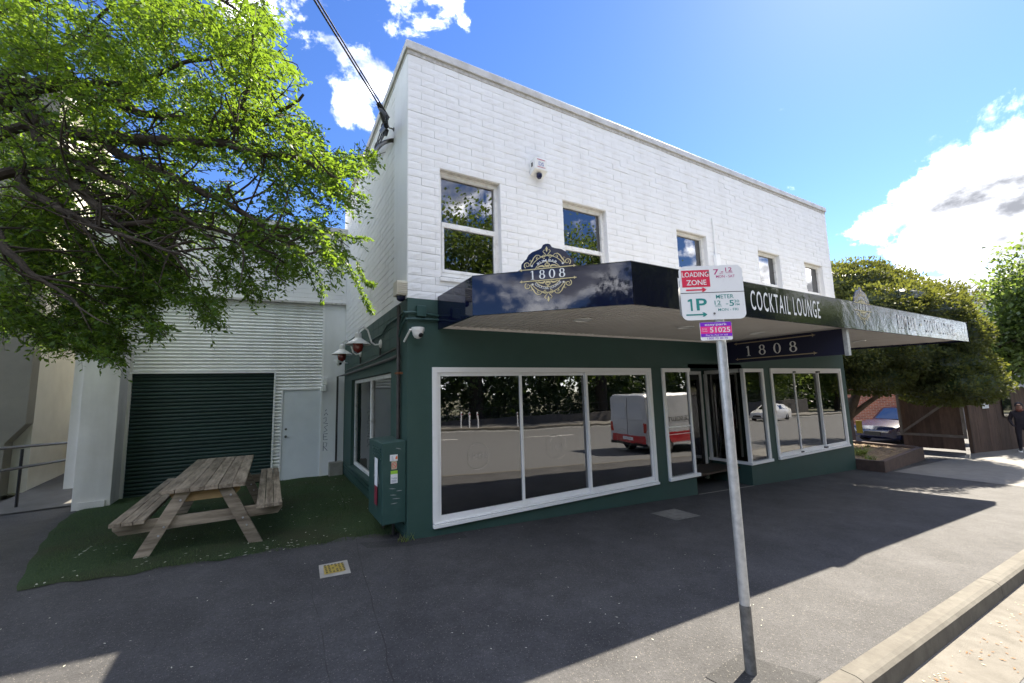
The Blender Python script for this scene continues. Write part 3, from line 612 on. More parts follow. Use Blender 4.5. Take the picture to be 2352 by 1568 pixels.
b = MB(); b.grid(6, 1, lambda i, j: (5.76+1.86*i/6, -.03+.035*j, G(5.76+1.86*i/6)+.005)); b.build('threshold_strip', PALE, en)
# faint etched 1808 prints on the panes
for cx_, cz_ in ((1.02, .95), (2.42, .95), (3.85, .95)):
    b = MB(); pl = Plane((0, -.012, 0), (1, 0, 0), (0, 0, 1)); digits1808(b, pl, cx_, cz_, .10, .34, 0.0)
    ribbon2(b, pl, ell(cx_, cz_+.02, .17, .16, 20, 160, 14), .012, 0); ribbon2(b, pl, ell(cx_, cz_-.02, .17, .16, 200, 340, 14), .012, 0)
    b.build('etched_logo', ETCH, w1)
# things inside
ac = thing('armchair', 'dark leather armchair inside behind the big shop window', 'armchair', (1.45, 1.0, .02))
part('seat', ac, mat('brown_leather', (.05, .035, .028), .5), (1.1, 1.8, .7, 1.35, .1, .46), bevel=.05); part('backrest', ac, MATS['brown_leather'], (1.1, 1.8, 1.351, 1.5, .1, .95), bevel=.06)
part('armrest', ac, MATS['brown_leather'], (.96, 1.099, .7, 1.5, .1, .64), bevel=.05); part('armrest', ac, MATS['brown_leather'], (1.801, 1.94, .7, 1.5, .1, .64), bevel=.05); part('leg', ac, BLACKP, (1.0, 1.05, .75, .8, .018, .1)); part('leg', ac, BLACKP, (1.85, 1.9, .75, .8, .018, .1))
ip = thing('potted_plant', 'potted strappy plant standing inside the big shop window', 'plant', (.95, .55, .02))
b = MB(); b.lathe([(.09, 0), (.13, .22), (.12, .22)], (.95, .55, .02)); b.build('pot', mat('pot_clay', (.2, .17, .15), .7), ip)
b = MB()
for i in range(22):
    a = random.uniform(0, 6.28); l = random.uniform(.35, .8); P_ = [np.array((.95, .55, .23))+np.array((math.cos(a)*l*t*.55, math.sin(a)*l*t*.35, l*(t-.45*t*t))) for t in np.linspace(0, 1, 5)]
    for k in range(4):
        wd = .012*(1-k/4.5); b.add([P_[k]+(wd, 0, 0), P_[k]-(wd, 0, 0), P_[k+1]-(wd*.8, 0, 0), P_[k+1]+(wd*.8, 0, 0)], [(0, 1, 2, 3)])
b.build('leaf_blades', GRASSY, ip)
for i, (x, y, cc) in enumerate(((5.15, .3, (.1, .3, .5)), (5.28, .36, (.7, .75, .78)), (5.42, .3, (.12, .2, .3)))):
    o = part('packet', None, mat('packet%d' % i, cc, .5), (x, x+.09, y, y+.06, .15, .30+.05*(i == 1)), bevel=.004); o['label'] = ('small blue packet', 'small pale packet', 'small dark packet')[i] + ' on the ledge inside the narrow window'; o['category'] = 'packet'
part('window_ledge', bld, INTF, (4.95, 5.7, .251, .7, .09, .149))

# side window of the green wall
sw = part('side_window', bld, CREAMP, (.07, .14, .90, .97, .34, 2.19), (.07, .14, 4.40, 4.46, .34, 2.19), (.07, .14, .97, 4.40, 2.12, 2.19), (.07, .14, .97, 4.40, .34, .41), (.06, .15, 2.60, 2.70, .41, 2.12), bevel=.004)
part('pane', sw, GLASS, (.100, .106, .97, 2.60, .41, 2.12)); part('pane', sw, GLASS, (.100, .106, 2.70, 4.40, .41, 2.12)); part('sill', sw, GREENM, (-.03, .069, .89, 4.47, .29, .329))

# ------------------------------------------------------------------ awning
ZT, ZB = 3.21, 2.77
aw = thing('shop_awning', 'cantilevered awning with gloss navy fascia and cream ribbed soffit over the footpath', 'awning', (0.43, 0, ZB))
A0, A1, A2, A3, A4 = (.43, 0), (.44, -1.15), (1.76, -2.39), (13.3, -2.38), (12.55, 0)
def panel(p, q, m, name='fascia_panel', z0=ZB-.03, z1=ZT):
    p = np.array((*p, z0)); q = np.array((*q, z0)); d = q-p; d /= np.linalg.norm(d); n = np.array((-d[1], d[0], 0))*.03
    b = MB(); b.obox(p, q-p, n, (0, 0, z1-z0)); return b.build(name, m, aw)
f1 = panel(A0, A1, FASC); f2 = panel(A1, A2, FASC); f3 = panel(A2, (6.62, -2.39), FASC2); f4 = panel((6.625, -2.39), A3, FASC3); f5 = panel(A3, A4, FASC)
b = MB(); pts = [(.46, -.001), (.47, -1.13), (1.77, -2.355), (13.26, -2.345), (12.5, -.001)]
b.prism([(x, y, ZB+.03) for x, y in pts], (0, 0, .02)); b.build('soffit', SOFF, aw)
b = MB(); y = -.02
x = .55
while x < 13.1:                              # ribs running out from the wall
    ymin = -2.34 if x > 1.8 else (-1.12 - (x-.48)*.94 if x > .48 else -1.1)
    ymax = -.02 if x < 12.45 else -(x-12.5)*3.0-.06
    if ymin < ymax-.05: b.box(x, x+.018, ymin, ymax, ZB+.016, ZB+.0295)
    x += .105
b.build('soffit_ribs', SOFF, aw, kind='stuff')
part('wall_trim', aw, SOFF, (.47, 12.5, -.022, -.0012, ZB-.012, ZB+.029)); part('roof_sheet', aw, COPE, (.6, 12.6, -1.1, -.03, ZT-.10, ZT-.07), (1.8, 12.9, -2.33, -1.1, ZT-.13, ZT-.10))
b = MB()
for p, q in ((A1, A2), (A2, A3)):
    p = np.array((*p, ZT)); q = np.array((*q, ZT)); d = q-p; d /= np.linalg.norm(d); n = np.array((-d[1], d[0], 0)); b.obox(p-n*.004, q-p, n*.045, (0, 0, .008))
b.build('top_trim', BLACKP, aw)
for (x, y) in ((2.05, -1.2), (4.1, -1.25), (6.1, -1.25), (8.3, -1.25), (10.3, -1.25)):
    b = MB(); b.lathe([(.13, 0), (.13, -.012), (.105, -.016), (.10, -.004), (0.02, -.004)], (x, y, ZB+.0155)); b.build('downlight', LAMPW, aw, smooth=True)
# lettering
plF = Plane((0, -2.39, 0), (1, 0, 0), (0, 0, 1))
for (x0) in (2.50, 8.92):
    b = MB(); text_mb('RUM BAR', plF, x0+.47, 2.98, .27, .94, .005, .004, b, spacing=1.22); b.build('lettering', LETTER, aw)
    b = MB(); text_mb('COCKTAIL LOUNGE', plF, x0+2.40, 2.98, .27, 1.88, .005, .004, b, spacing=1.22); b.build('lettering', LETTER, aw)
    b = MB(); disc2(b, plF, x0+1.19, 2.98, .03, .005); b.build('lettering_dot', GOLD, aw)
def emblem(pl, cx, cz, s, fine=True):
    """s: metres per 1000 drawing units; the drawing is 1260 wide"""
    u = s/1000.0
    out = [(-780, 20), (-700, 110), (-600, 170), (-590, 270), (-540, 330), (-470, 390), (-420, 480), (-330, 540), (-190, 580), (-120, 610), (-80, 680), (-30, 700)]
    loop = out + [(-x, y) for x, y in out[::-1]]
    low = [(780, -380), (-780, -380)]
    b = MB(); b.prism([pl.p(cx+x*u, cz+y*u, -.012) for x, y in loop], pl.n*.015)
    bd = b.build('emblem_board', FASC, aw)
    b = MB(); U = lambda pts: [(cx+x*u, cz+y*u) for x, y in pts]; o = .006
    def rib(pts, wd, oo=o): ribbon2(b, pl, U(pts), [q*u for q in wd] if hasattr(wd, '__len__') else wd*u, oo)
    for sg in (1, -1):
        rib([(x, sg*y) for x, y in ell(0, -60, 430, 480, 32, 148, 26)], 16); rib([(x, sg*y) for x, y in ell(0, -40, 330, 335, 28, 152, 26)], 14)
        for s2 in (1, -1):
            sc = lambda pts: [(s2*x, sg*y) for x, y in pts]
            rib(sc(spiral(455, 245, 75, 14, -60, 1.35)), np.linspace(22, 8, 23)); rib(sc([(395, 210), (370, 280), (330, 340), (300, 400), (240, 455), (180, 450), (130, 405)]), [14, 22, 26, 22, 18, 14, 6])
            rib(sc(spiral(215, 395, 40, 8, 200, 1.0, 14)), 9); rib(sc(spiral(375, 330, 30, 6, 0, .9, 12)), 8); disc2(b, pl, *U(sc([(235, 375)]))[0], 14*u, o+.001)
            rib(sc(spiral(62, 410, 48, 8, 250, 1.3)), np.linspace(16, 7, 23)); rib(sc([(10, 430), (50, 480), (85, 520), (60, 560), (30, 545)]), [14, 16, 14, 10, 6]); rib(sc([(100, 420), (140, 405), (170, 425)]), [18, 14, 5])
            rib(sc([(60, 165), (110, 195), (170, 190), (215, 165), (255, 175)]), [34, 40, 30, 18, 6], o+.0005); rib(sc([(20, 160), (50, 215), (25, 260)]), [26, 30, 8], o+.0008)
        poly2(b, pl, U([(0, sg*640), (26, sg*585), (12, sg*530), (0, sg*500), (-12, sg*530), (-26, sg*585)]), o+.0012)
        poly2(b, pl, U([(0, sg*305), (18, sg*265), (8, sg*225), (-8, sg*225), (-18, sg*265)]), o+.0012); disc2(b, pl, *U([(0, sg*185)])[0], 26*u, o+.0014, 8)
    for y in (135, -135): arrowbar(b, pl, cx, cz+y*u, 600*u, 20*u, o+.0016)
    g = b.build('gold_ornament', GOLD, bd)
    b = MB(); digits1808(b, pl, cx, cz, 205*u, 770*u, o)
    for x, y in ((-350, 215), (350, 215), (-350, -215), (350, -215)): disc2(b, pl, cx+x*u, cz+y*u, 24*u, o)
    text_mb('RUM BAR', pl, cx, cz-60*u, 62*u, 470*u, o, .01, b, arc=(372*u, 1)); text_mb('COCKTAIL LOUNGE', pl, cx, cz+60*u, 56*u, 640*u, o, .01, b, arc=(378*u, -1))
    b.build('emblem_lettering', LETTER, bd)
d = np.array((A2[0]-A1[0], A2[1]-A1[1], 0)); d /= np.linalg.norm(d)
mid = np.array((1.095, 0, 0)); t_ = (mid[0]-A1[0])/d[0]; base = np.array((A1[0], A1[1], 0))+d*t_
emblem(Plane(base+np.cross(d, (0, 0, 1))*.0, d, (0, 0, 1)), 0, 3.155, .506)
emblem(plF, 7.40, 3.145, .506)
# blade sign under the awning
bs = thing('hanging_sign', 'navy 1808 sign board hung under the awning square to the shop front', 'sign', (6.9, -1.2, 2.3))
part('board', bs, NAVY, (6.87, 6.92, -2.26, -.002, 2.31, ZB-.013))
plB = Plane((6.868, -.03, 0), (0, -1, 0), (0, 0, 1))
for k in range(4): b = MB(); digits1808(b, plB, 1.02, 2.53, .20, .98, .004, only=k); b.build('numeral', LETTER, bs)
b = MB(); arrowbar(b, plB, 1.06, 2.70, .72, .018, .004); arrowbar(b, plB, 1.06, 2.375, .72, .018, .004); b.build('gold_bar', DULLGOLD, bs)
part('end_plate', bs, GALV, (6.85, 6.94, -2.32, -2.262, 2.29, ZB+.02))

# ------------------------------------------------------------------ wall fixtures
def wall_lamp(y, label):
    t = thing('barn_lamp', label, 'wall lamp', (0, y, 2.62), 'white barn lamps on the green side wall')
    b = MB(); b.lathe([(.075, 0), (.075, -.02), (.05, -.035)], (0.001, y, 2.70), (1, 0, 0)); b.build('wall_rose', LAMPW, t, smooth=True)
    pts = [(-.03, y, 2.69), (-.10, y, 2.68), (-.16, y, 2.72), (-.19, y, 2.82), (-.22, y, 2.92), (-.29, y, 2.97), (-.36, y, 2.92), (-.37, y, 2.83)]
    b = MB(); b.tube(pts, .014, 8); b.build('gooseneck', LAMPW, t, smooth=True)
    b = MB(); b.lathe([(.022, .16), (.05, .14), (.055, .06), (.085, .04), (.19, -.03), (.195, -.045), (.185, -.043), (.07, .02)], (-.37, y, 2.72), n=28); b.build('shade', LAMPW, t, smooth=True)
    b = MB(); b.lathe([(.078, 0), (.085, -.09), (.07, -.16), (.025, -.195)], (-.37, y, 2.735), n=20); b.build('red_globe', REDL, t, smooth=True)
wall_lamp(1.55, 'white barn lamp with red globe on the green wall, nearer the street'); wall_lamp(3.35, 'white barn lamp with red globe on the green wall, beside the roller door yard')
# cctv domes
def cctv(p, label, arm=None):
    t = thing('dome_camera', label, 'camera', p, 'white dome security cameras'); x, y, z = p
    b = MB(); b.lathe([(.02, .055), (.085, .05), (.085, .01), (.08, -.005)], p, n=22); b.lathe([(.075, -.006), (.07, -.045), (.045, -.085), (.012, -.1)], p, n=22); b.build('housing', LAMPW, t, smooth=True)
    b = MB(); b.lathe([(.032, 0), (.032, .012), (.02, .016)], (x+.02, y-.055, z-.055), (.25, -.8, -.55), 14); b.build('lens', BLACKP, t, smooth=True)
    if arm is not None: b = MB(); b.tube([p+np.array((0, 0, .03)), p+np.array((-.10, .01, .02)), np.array(arm)], .014, 8); b.build('bracket_arm', LAMPW, t, smooth=True)
cctv(np.array((.10, -.14, 2.68)), 'white dome camera on an arm beside the awning corner', (-.03, .06, 2.56))
cctv(np.array((-.22, 4.9, 2.66)), 'white dome camera beneath the rear barn lamp', (-.005, 5.0, 2.62))
# pipes and conduits
def pipe(label, pts, r, m=PIPE, name='conduit', n=8, cat='pipe'):
    b = MB(); b.tube(pts, r, n); o = b.build(name, m, None, smooth=True); o['label'] = label; o['category'] = cat; return o
pp = thing('drain_pipe', 'dark downpipe on the green side wall above the meter cabinet', 'pipe', (-.05, .29, 1.25))
b = MB(); b.tube([(-.045, .29, 1.22), (-.045, .29, 2.36), (-.045, .30, 2.66), (-.045, .27, 2.95), (-.05, .27, 3.10)], .026, 10); b.build('pipe', PIPE, pp, smooth=True)
b = MB(); b.tube([(-.045, .34, 1.22), (-.045, .34, 2.36)], .012, 8); b.build('earth_conduit', PIPE, pp, smooth=True)
b = MB(); b.lathe([(.034, 0), (.034, .03)], (-.045, .29, 2.13), n=12); b.box(-.08, 0.003, .23, .36, 2.132, 2.157); b.build('clamp', mat('rusty_clamp', (.22, .08, .03), .8), pp)
pipe('dark conduit running along the green side wall under the lamps', [(-.04, .32, 2.40), (-.04, .6, 2.38), (-.04, 4.9, 2.36), (-.04, 5.35, 2.36), (-.17, 5.48, 2.33), (-.17, 5.48, .20)], .024, n=10)
pipe('thin cable run on the green side wall below the lamps', [(-.03, .3, 2.52), (-.03, 1.6, 2.48), (-.03, 1.75, 2.47), (-.03, 5.3, 2.455)], .014)
pipe('green painted conduit along the top of the green side wall', [(-.03, .05, 2.98), (-.03, .3, 2.95), (-.03, 1.0, 2.94), (-.03, 1.35, 2.84), (-.03, 5.3, 2.84)], .016, GREENM)
for y in (1.55, 3.35): pipe('short dark conduit below the %s barn lamp' % ('front' if y < 2 else 'rear'), [(-.02, y, 2.64), (-.02, y, 2.50)], .012)
pipe('green conduit bending round the building corner to the junction box', [(-.03, .30, 2.78), (-.035, .1, 2.90), (-.035, -.03, 2.95), (.05, -.035, 2.96), (.2, -.03, 2.95), (.43, -.03, 2.93)], .017, GREENM)
pipe('lower green conduit bending round the building corner', [(-.04, .28, 2.66), (-.045, .1, 2.80), (-.03, -.035, 2.86), (.1, -.04, 2.87), (.43, -.035, 2.87)], .017, GREENM)
jb = part('junction_box', None, GREENM, (.11, .24, -.075, -.002, 2.90, 3.05), bevel=.006); jb['label'] = 'green painted junction box beside the awning'; jb['category'] = 'box'
# alarm boxes
al = thing('siren_box', 'cream slatted alarm siren box on the corner above the green wall', 'alarm', (-.09, .12, 3.12))
part('case', al, mat('cream_plastic', (.62, .58, .48), .5), (-.14, .02, .02, .22, 3.20, 3.40), bevel=.008)
for k in range(6): part('slat', al, MATS['cream_plastic'], (-.13, .01, .006, .0195, 3.225+.027*k, 3.238+.027*k))
b = MB(); b.lathe([(.03, .05), (.06, .05), (.055, 0), (.03, -.02)], (-.06, .12, 3.15)); b.build('strobe', mat('blue_strobe', (.01, .012, .05), .2), al, smooth=True)
ds = thing('alarm_box', 'white wedge alarm box with strobe high on the white block wall', 'alarm', (2.19, -.05, 5.45))
b = MB(); b.add([(2.07, -.005, 5.44), (2.33, -.005, 5.44), (2.33, -.005, 5.70), (2.07, -.005, 5.70), (2.07, -.16, 5.50), (2.33, -.16, 5.50), (2.33, -.16, 5.70), (2.07, -.16, 5.70)], [(3,2,1,0),(4,5,6,7),(0,1,5,4),(1,2,6,5),(2,3,7,6),(3,0,4,7)]); b.build('case', LAMPW, ds, bevel=.008)
b = MB(); b.lathe([(.045, 0), (.05, -.04), (.03, -.075)], (2.2, -.09, 5.455)); b.build('strobe', MATS['blue_strobe'], ds, smooth=True)
plA = Plane((0, -.161, 0), (1, 0, 0), (0, 0, 1)); b = MB(); text_mb('DS', plA, 2.20, 5.60, .065, None, .002, .01, b); b.build('print', mat('alarm_blue', (.15, .2, .45), .5), ds)
b = MB(); rect2(b, plA, 2.12, 2.28, 5.665, 5.68, .002); rect2(b, plA, 2.12, 2.28, 5.535, 5.548, .002); b.build('print_bar', mat('alarm_red', (.5, .15, .2), .5), ds)
part('side_vent', ds, BLACKP, (2.066, 2.0695, -.10, -.06, 5.56, 5.63))
# white conduit and box between the upper windows
cb = thing('wall_conduit', 'white painted conduit ending in a small box on the upper wall', 'conduit', (7.0, 0, 4.6))
b = MB(); b.tube([(7.0, -.02, 4.75), (7.0, -.02, 5.45), (6.97, -.02, 5.62)], .016); b.build('tube', WPAINT, cb, smooth=True); part('box', cb, WPAINT, (6.92, 7.09, -.07, -.002, 4.40, 4.75), bevel=.006)
# gas meter cabinet
gm = thing('meter_cabinet', 'dark green gas meter cabinet fixed beside the building corner', 'cabinet', (-.16, .4, .25))
x0, x1, y0, y1, z0, z1 = -.31, -.003, .04, .86, .22, 1.25
b = MB(); b.prism([(x1, y0, z0), (x1, y0, z1), (x0, y0, z1-.02), (x0, y0, z0)], (0, y1-y0, 0)); b.build('case', GREENM, gm, bevel=.01)
for k in range(5): part('louvre', gm, GREENM, (x0-.012, x0+.001, .12, .60, 1.00+.035*k, 1.018+.035*k))
plG = Plane((0, y0, 0), (1, 0, 0), (0, 0, 1))
def sticker(name, pl, a0, a1, c0, c1, m, off=.004): b = MB(); rect2(b, pl, a0, a1, c0, c1, off); return b.build(name, m, gm)
s1 = sticker('sticker', plG, -.215, -.115, 1.00, 1.08, PAPER); sticker('sticker', plG, -.195, -.125, .895, .998, mat('tan_label', (.5, .42, .28), .6))
b = MB(); ribbon2(b, plG, ell(-.16, .945, .028, .034, 0, 360, 20), .006, .006); ribbon2(b, plG, [(-.18, .965), (-.14, .925)], .006, .0065); b.build('no_smoking_ring', SIGNR, gm)
b = MB(); poly2(b, plG, [(-.145, 1.02), (-.12, 1.02), (-.118, 1.05), (-.13, 1.065), (-.145, 1.04)], .0055); b.build('flame_print', mat('flame_orange', (.85, .18, .04), .5), gm)
sticker('sticker', plG, -.205, -.115, .72, .835, PAPER); sticker('sticker_band', plG, -.205, -.115, .835, .878, mat('lime', (.30, .55, .05), .5))
b = MB(); text_mb('TasGas', plG, -.16, .785, .02, .075, .006, 0, b); b.build('sticker_text', mat('text_blue', (.03, .08, .16), .5), gm)
b = MB()
for k in range(4): rect2(b, plG, -.195, -.125-.01*(k % 2), .732+.009*k, .736+.009*k, .0055); rect2(b, plG, -.205+.01, -.16-.006*k, 1.01+.015*k, 1.014+.015*k, .0056)
b.build('sticker_lines', mat('text_grey', (.2, .22, .3), .5), gm)
b = MB()
for (a, c, l, t) in ((-.14, 1.16, .07, -.02), (-.22, .66, .08, -.012), (-.13, .62, .075, .0), (-.21, .58, .08, -.01), (-.18, .53, .10, -.006), (-.20, .47, .085, .002)):
    ribbon2(b, plG, [(a, c), (a+l*.5, c+t*.4), (a+l, c+t)], [.004, .011, .003], .003)
b.build('scuff_mark', CHALK, gm)
plL = Plane((x0, 0, 0), (0, -1, 0), (0, 0, 1)); s = sticker('sticker', plL, -.42, -.24, .66, 1.02, PAPER, .014); sticker('sticker', plL, -.42, -.25, .42, .66, mat('maroon_print', (.22, .03, .05), .5), .0145)
b = MB(); ribbon2(b, plL, [(-.62, 1.15), (-.55, .98), (-.50, 1.12), (-.47, .95), (-.52, .75), (-.3, .9), (-.2, .70)], .012, .003); b.build('graffiti', LETTER, gm)
for x_, y_ in ((-.1, .3), (-.16, .6)): b = MB(); b.tube([(x_, y_, G(x_, y_)), (x_, y_, z0)], .02); b.build('inlet_pipe', PIPE, gm, smooth=True)

# service cable
hook = np.array((0, .79, 6.10)); P1 = np.array((-1.28, -.49, 6.61)); far = hook + (P1-hook)*11 + np.array((0, 0, .9))
sc = thing('service_cable', 'black overhead power cable sagging to the hook on the side wall', 'cable', hook)
pts = [hook + np.array((-.16, -.14, .05))]
for i in range(1, 25):
    t = i/24; p = hook + (far-hook)*t; p[2] += -1.7*4*t*(1-t)*.35 + .35*4*t*(1-t)*.35*0; pts.append(p)
# make it pass the sighted point with a gentle sag
pts = [hook + (P1-hook)*s_ + np.array((0, 0, .012*(s_-1)*s_*1.0)) for s_ in [0.11] + [.3*k for k in range(1, 38)]]
b = MB(); b.tube(pts, .013, 8); b.tube([p+np.array((.025, -.02, .012)) for p in pts], .011, 8); b.build('cable', CABLEM, sc, smooth=True)
b = MB(); b.tube([hook+np.array((-.15, -.15, .06)), hook+np.array((-.32, -.32, .13))], .035, 8); b.tube([hook+np.array((-.12, -.02, -.05)), hook+np.array((-.14, 0, -.14))], .035, 8); b.build('cable_clamp', BLACKP, sc, smooth=True)
b = MB(); b.tube([(0, .79, 6.10), (-.05, .78, 6.10), (-.08, .76, 6.08), (-.11, .74, 6.10), (-.15, .70, 6.15)], .011, 8); b.lathe([(.03, 0), (.03, -.012)], (.0, .79, 6.10), (1, 0, 0), 12); b.build('hook', GALVD, sc, smooth=True)
ox = lambda px, py, X: onX(px, py, X)
for k in range(5):
    b = MB(); dx_ = rngk = [-.02, .0, .02, -.01, .015][k]
    b.tube(curve([ox(868+k*2, 246+k, -.30), ox(880+k*3, 268, -.26), ox(884+[2, -4, 6, -7, 0][k], 286, -.2), ox(879+[6, -6, 2, -2, 8][k], 305, -.16), ox(868+[3, -3, 5, 0, -5][k], 330, -.12), ox(861, 349, -.08)], 4), .010, 6); b.build('tail_wire', CABLEM, sc, smooth=True)
b = MB(); b.tube([ox(876, 258, -.28), ox(884, 282, -.22)], .036, 8); b.build('cable_joint', BLACKP, sc, smooth=True)
b = MB(); b.tube([ox(887, 288, -.2), ox(877, 301, -.18)], .040, 8); b.build('connector', BLACKP, sc, smooth=True)
b = MB(); b.tube(curve([ox(904, 322, 0.0), ox(893, 323, -.06), ox(879, 329, -.09), ox(868, 340, -.09), ox(858, 356, -.05), ox(852, 368, .0)], 4), .034, 10); b.build('entry_bend', PIPE, sc, smooth=True)

# ------------------------------------------------------------------ garage / yard building
ga = thing('yard_building', 'white building with corrugated front, green roller door and pale side door', 'building', (-2, 5.9, -.1))
GL, GR_ = np.array((-4.14, 5.98)), np.array((.0, 5.56)); gd = (GR_-GL); GLEN = np.linalg.norm(gd); gd /= GLEN; gn = np.array((gd[1], -gd[0]))      # gn points to the street
def gp(a, out, z): p = GL + gd*a + gn*out; return (p[0], p[1], z)
def gbox(bb, a0, a1, o0, o1, z0, z1): return bb.obox(gp(a0, o0, z0), np.array(gp(a1, o0, z0))-gp(a0, o0, z0), np.array(gp(a0, o1, z0))-gp(a0, o0, z0), (0, 0, z1-z0))
def ga_at(px, py):         # pixel -> (a, z) on the wall plane
    d = ray(px, py); n3 = np.array((gn[0], gn[1], 0)); t = (n3@(np.array((*GL, 0))-CAM))/(n3@d); p = CAM+d*t; return ((p[:2]-GL)@gd, p[2])
aD0, aD1 = 0.0, ga_at(625, 1000)[0]; zD = 2.45; aE0, aE1 = ga_at(647, 1000)[0], ga_at(735, 1000)[0]; zE = 2.02; aC1 = ga_at(745, 800)[0]; zC = 4.12
b = MB(); gbox(b, -.55, GLEN, -.3, -.02, 4.19, 6.0); back = b.build('upper_wall', JOINT, ga)
b = MB(); k = 0; z = 4.17
while z < 5.95:
    a = -.55 - (.2 if k % 2 else 0)
    while a < GLEN: gbox(b, max(a, -.55)+.003, min(a+.4, GLEN)-.003, -.03, 0.0, z+.004, z+CH); a += .4
    z += CH; k += 1
b.build('painted_blocks', WHITEB, ga, kind='stuff')
b = MB(); gbox(b, -.60, GLEN, -.32, .05, 6.0, 6.14); b.build('coping', COPE, ga)
b = MB(); gbox(b, aC1, GLEN, -.3, .015, -.4, 4.165); b.build('right_pier', WHITES, ga)
b = MB(); gbox(b, aC1-.05, aC1, -.05, .02, -.2, 4.165); b.build('edge_trim', WPAINT, ga)
# corrugated sheet (cut round the doors)
def corr(a0, a1, z0, z1, name):
    pitch = .076; n = int((z1-z0)/pitch*8); V = []; b = MB()
    for i in range(n+1):
        z = z0+(z1-z0)*i/n; o = -.03+.011*math.cos(2*math.pi*z/pitch); V += [gp(a0, o, z), gp(a1, o, z)]
    b.add(V, [(2*i, 2*i+1, 2*i+3, 2*i+2) for i in range(n)]); return b.build(name, CORR, ga, smooth=True)
corr(0, aC1-.05, zD+.02, zC+.05, 'corrugated_cladding'); corr(aD1, aC1-.05, zE+.04, zD+.0195, 'corrugated_cladding'); corr(aD1+.002, aE0-.03, -.12, zE+.0395, 'corrugated_cladding')
b = MB(); gbox(b, -.02, aC1-.06, -.09, -.06, -.1, zC+.06); b.build('wall_lining', INT, ga)
b = MB(); gbox(b, 0, aD1+.03, -.03, .012, zD-.012, zD+.02); gbox(b, aD1-.005, aD1+.03, -.03, .010, -.1, zD-.0125); b.build('door_trim', WPAINT, ga)
b = MB(); gbox(b, 0, GLEN, -.02, .10, 4.125, 4.1695); b.build('band_soffit', GRUB, ga)

b = MB(); gbox(b, 0.0, aD1-.006, -.085, -.078, -.14, zD-.013); rd = b.build('roller_door', SLATM, ga)
ns = 33; hs_ = (zD-.02+.12)/ns; sm = None
for k in range(ns):
    z = -.12+hs_*k; V = []; prof = [(-.077, .0), (-.060, .006), (-.046, .35), (-.046, .62), (-.058, .93), (-.077, .97)]
    if sm is None:
        o3 = np.array(gp(0, 0, 0)); b = MB(); V = []
        for (o, f_) in prof: V += [np.array(gp(.005, o, f_*hs_))-o3, np.array(gp(aD1-.01, o, f_*hs_))-o3]
        b.add(V, [(2*i, 2*i+1, 2*i+3, 2*i+2) for i in range(len(prof)-1)]); sl = b.build('slat', SLATM); sm = sl.data
    else: sl = link('slat', sm)
    sl.parent = rd; sl.location = np.array((GL[0], GL[1], z)) - W(rd)
b = MB(); gbox(b, 0.01, aD1-.012, -.075, -.035, -.135, -.121); b.build('bottom_bar', GALV, ga)
yd = MB(); gbox(yd, aE0, aE1, -.05, -.012, -.05, zE); yd = yd.build('side_door', DOORW, ga)
b = MB(); gbox(b, aE0-.035, aE0-.003, -.05, .006, -.06, zE+.04); gbox(b, aE1+.003, aE1+.05, -.05, .006, -.06, zE+.04); gbox(b, aE0-.003, aE1+.003, -.05, .006, zE+.006, zE+.04); b.build('frame', WPAINT, yd)
b = MB(); b.lathe([(.028, 0), (.028, .01), (.012, .012), (.012, .035), (.026, .04), (.024, .06), (.008, .066)], gp(aE0+.08, -.012, .95), (gn[0], gn[1], 0), 14); b.build('knob', GALVD, yd, smooth=True)
b = MB(); b.lathe([(.026, 0), (.026, .012), (.01, .016)], gp(aE0+.08, -.012, 1.12), (gn[0], gn[1], 0), 14); b.build('deadlock', GALVD, yd, smooth=True)
b = MB(); gbox(b, aE0, aE1, -.06, -.02, -.2, -.055); b.build('door_gap', BLACKP, yd)
# left pillar, thin return, side and back
b = MB(); b.box(-4.68, -4.15, 5.43, 6.3, -.6, 6.0); b.box(-4.16, -4.10, 5.97, 6.3, -.6, 6.0); b.build('pillar', PILL, ga, bevel=.006)
b = MB(); b.box(-4.86, -4.681, 5.60, 12, .28, 6.0); b.build('left_wall', PILL, ga)
part('rear_wall', ga, WHITES, (-4.68, -.02, 11.8, 12, -.3, 6.0)); part('roof', ga, COPE, (-4.66, -.02, 5.75, 11.8, 5.7, 5.8))
b = MB(); b.box(-4.60, -4.22, 5.40, 5.429, G(-4.4, 5.4)-.05, .03); b.build('pillar_foot', PILL, ga)
sb = part('switch_box', None, WPAINT, (-.50, -.40, 5.49, 5.60, 2.14, 2.30), (-.52, -.42, 5.46, 5.60, 1.98, 2.12), bevel=.006); sb['label'] = 'white switch boxes on the pier beside the pale door'; sb['category'] = 'switch box'
plP = Plane(gp(GLEN-.22, .015, 0), (gd[0], gd[1], 0), (0, 0, 1))
b = MB()
def st(pts): ribbon2(b, plP, [(-.235+x*.11, z) for x, z in pts], .013, .004)
st([(.3, 1.50), (.6, 1.54)]); st([(.1, 1.40), (.5, 1.46), (.9, 1.40)]); st([(.0, 1.32), (.5, 1.36), (.55, 1.26), (.0, 1.22), (.9, 1.20)]); st([(.9, 1.16), (.2, 1.12), (.8, 1.04), (.1, 1.0)])
st([(.9, .96), (.1, .96), (.1, .82), (.9, .82)]); st([(.1, .89), (.7, .89)]); st([(.1, .56), (.1, .76), (.8, .74), (.7, .66), (.1, .67), (.9, .56)])
b.build('graffiti', mat('marker_ink', (.16, .17, .24), .6), ga)
dp = thing('downpipe_base', 'rough concrete block at the foot of the pipe beside the pale door', 'block', (-.2, 5.4, -.03))
b = MB(); b.box(-.33, -.02, 5.36, 5.54, -.1, .30); b.build('block', PALE, dp, bevel=.02)

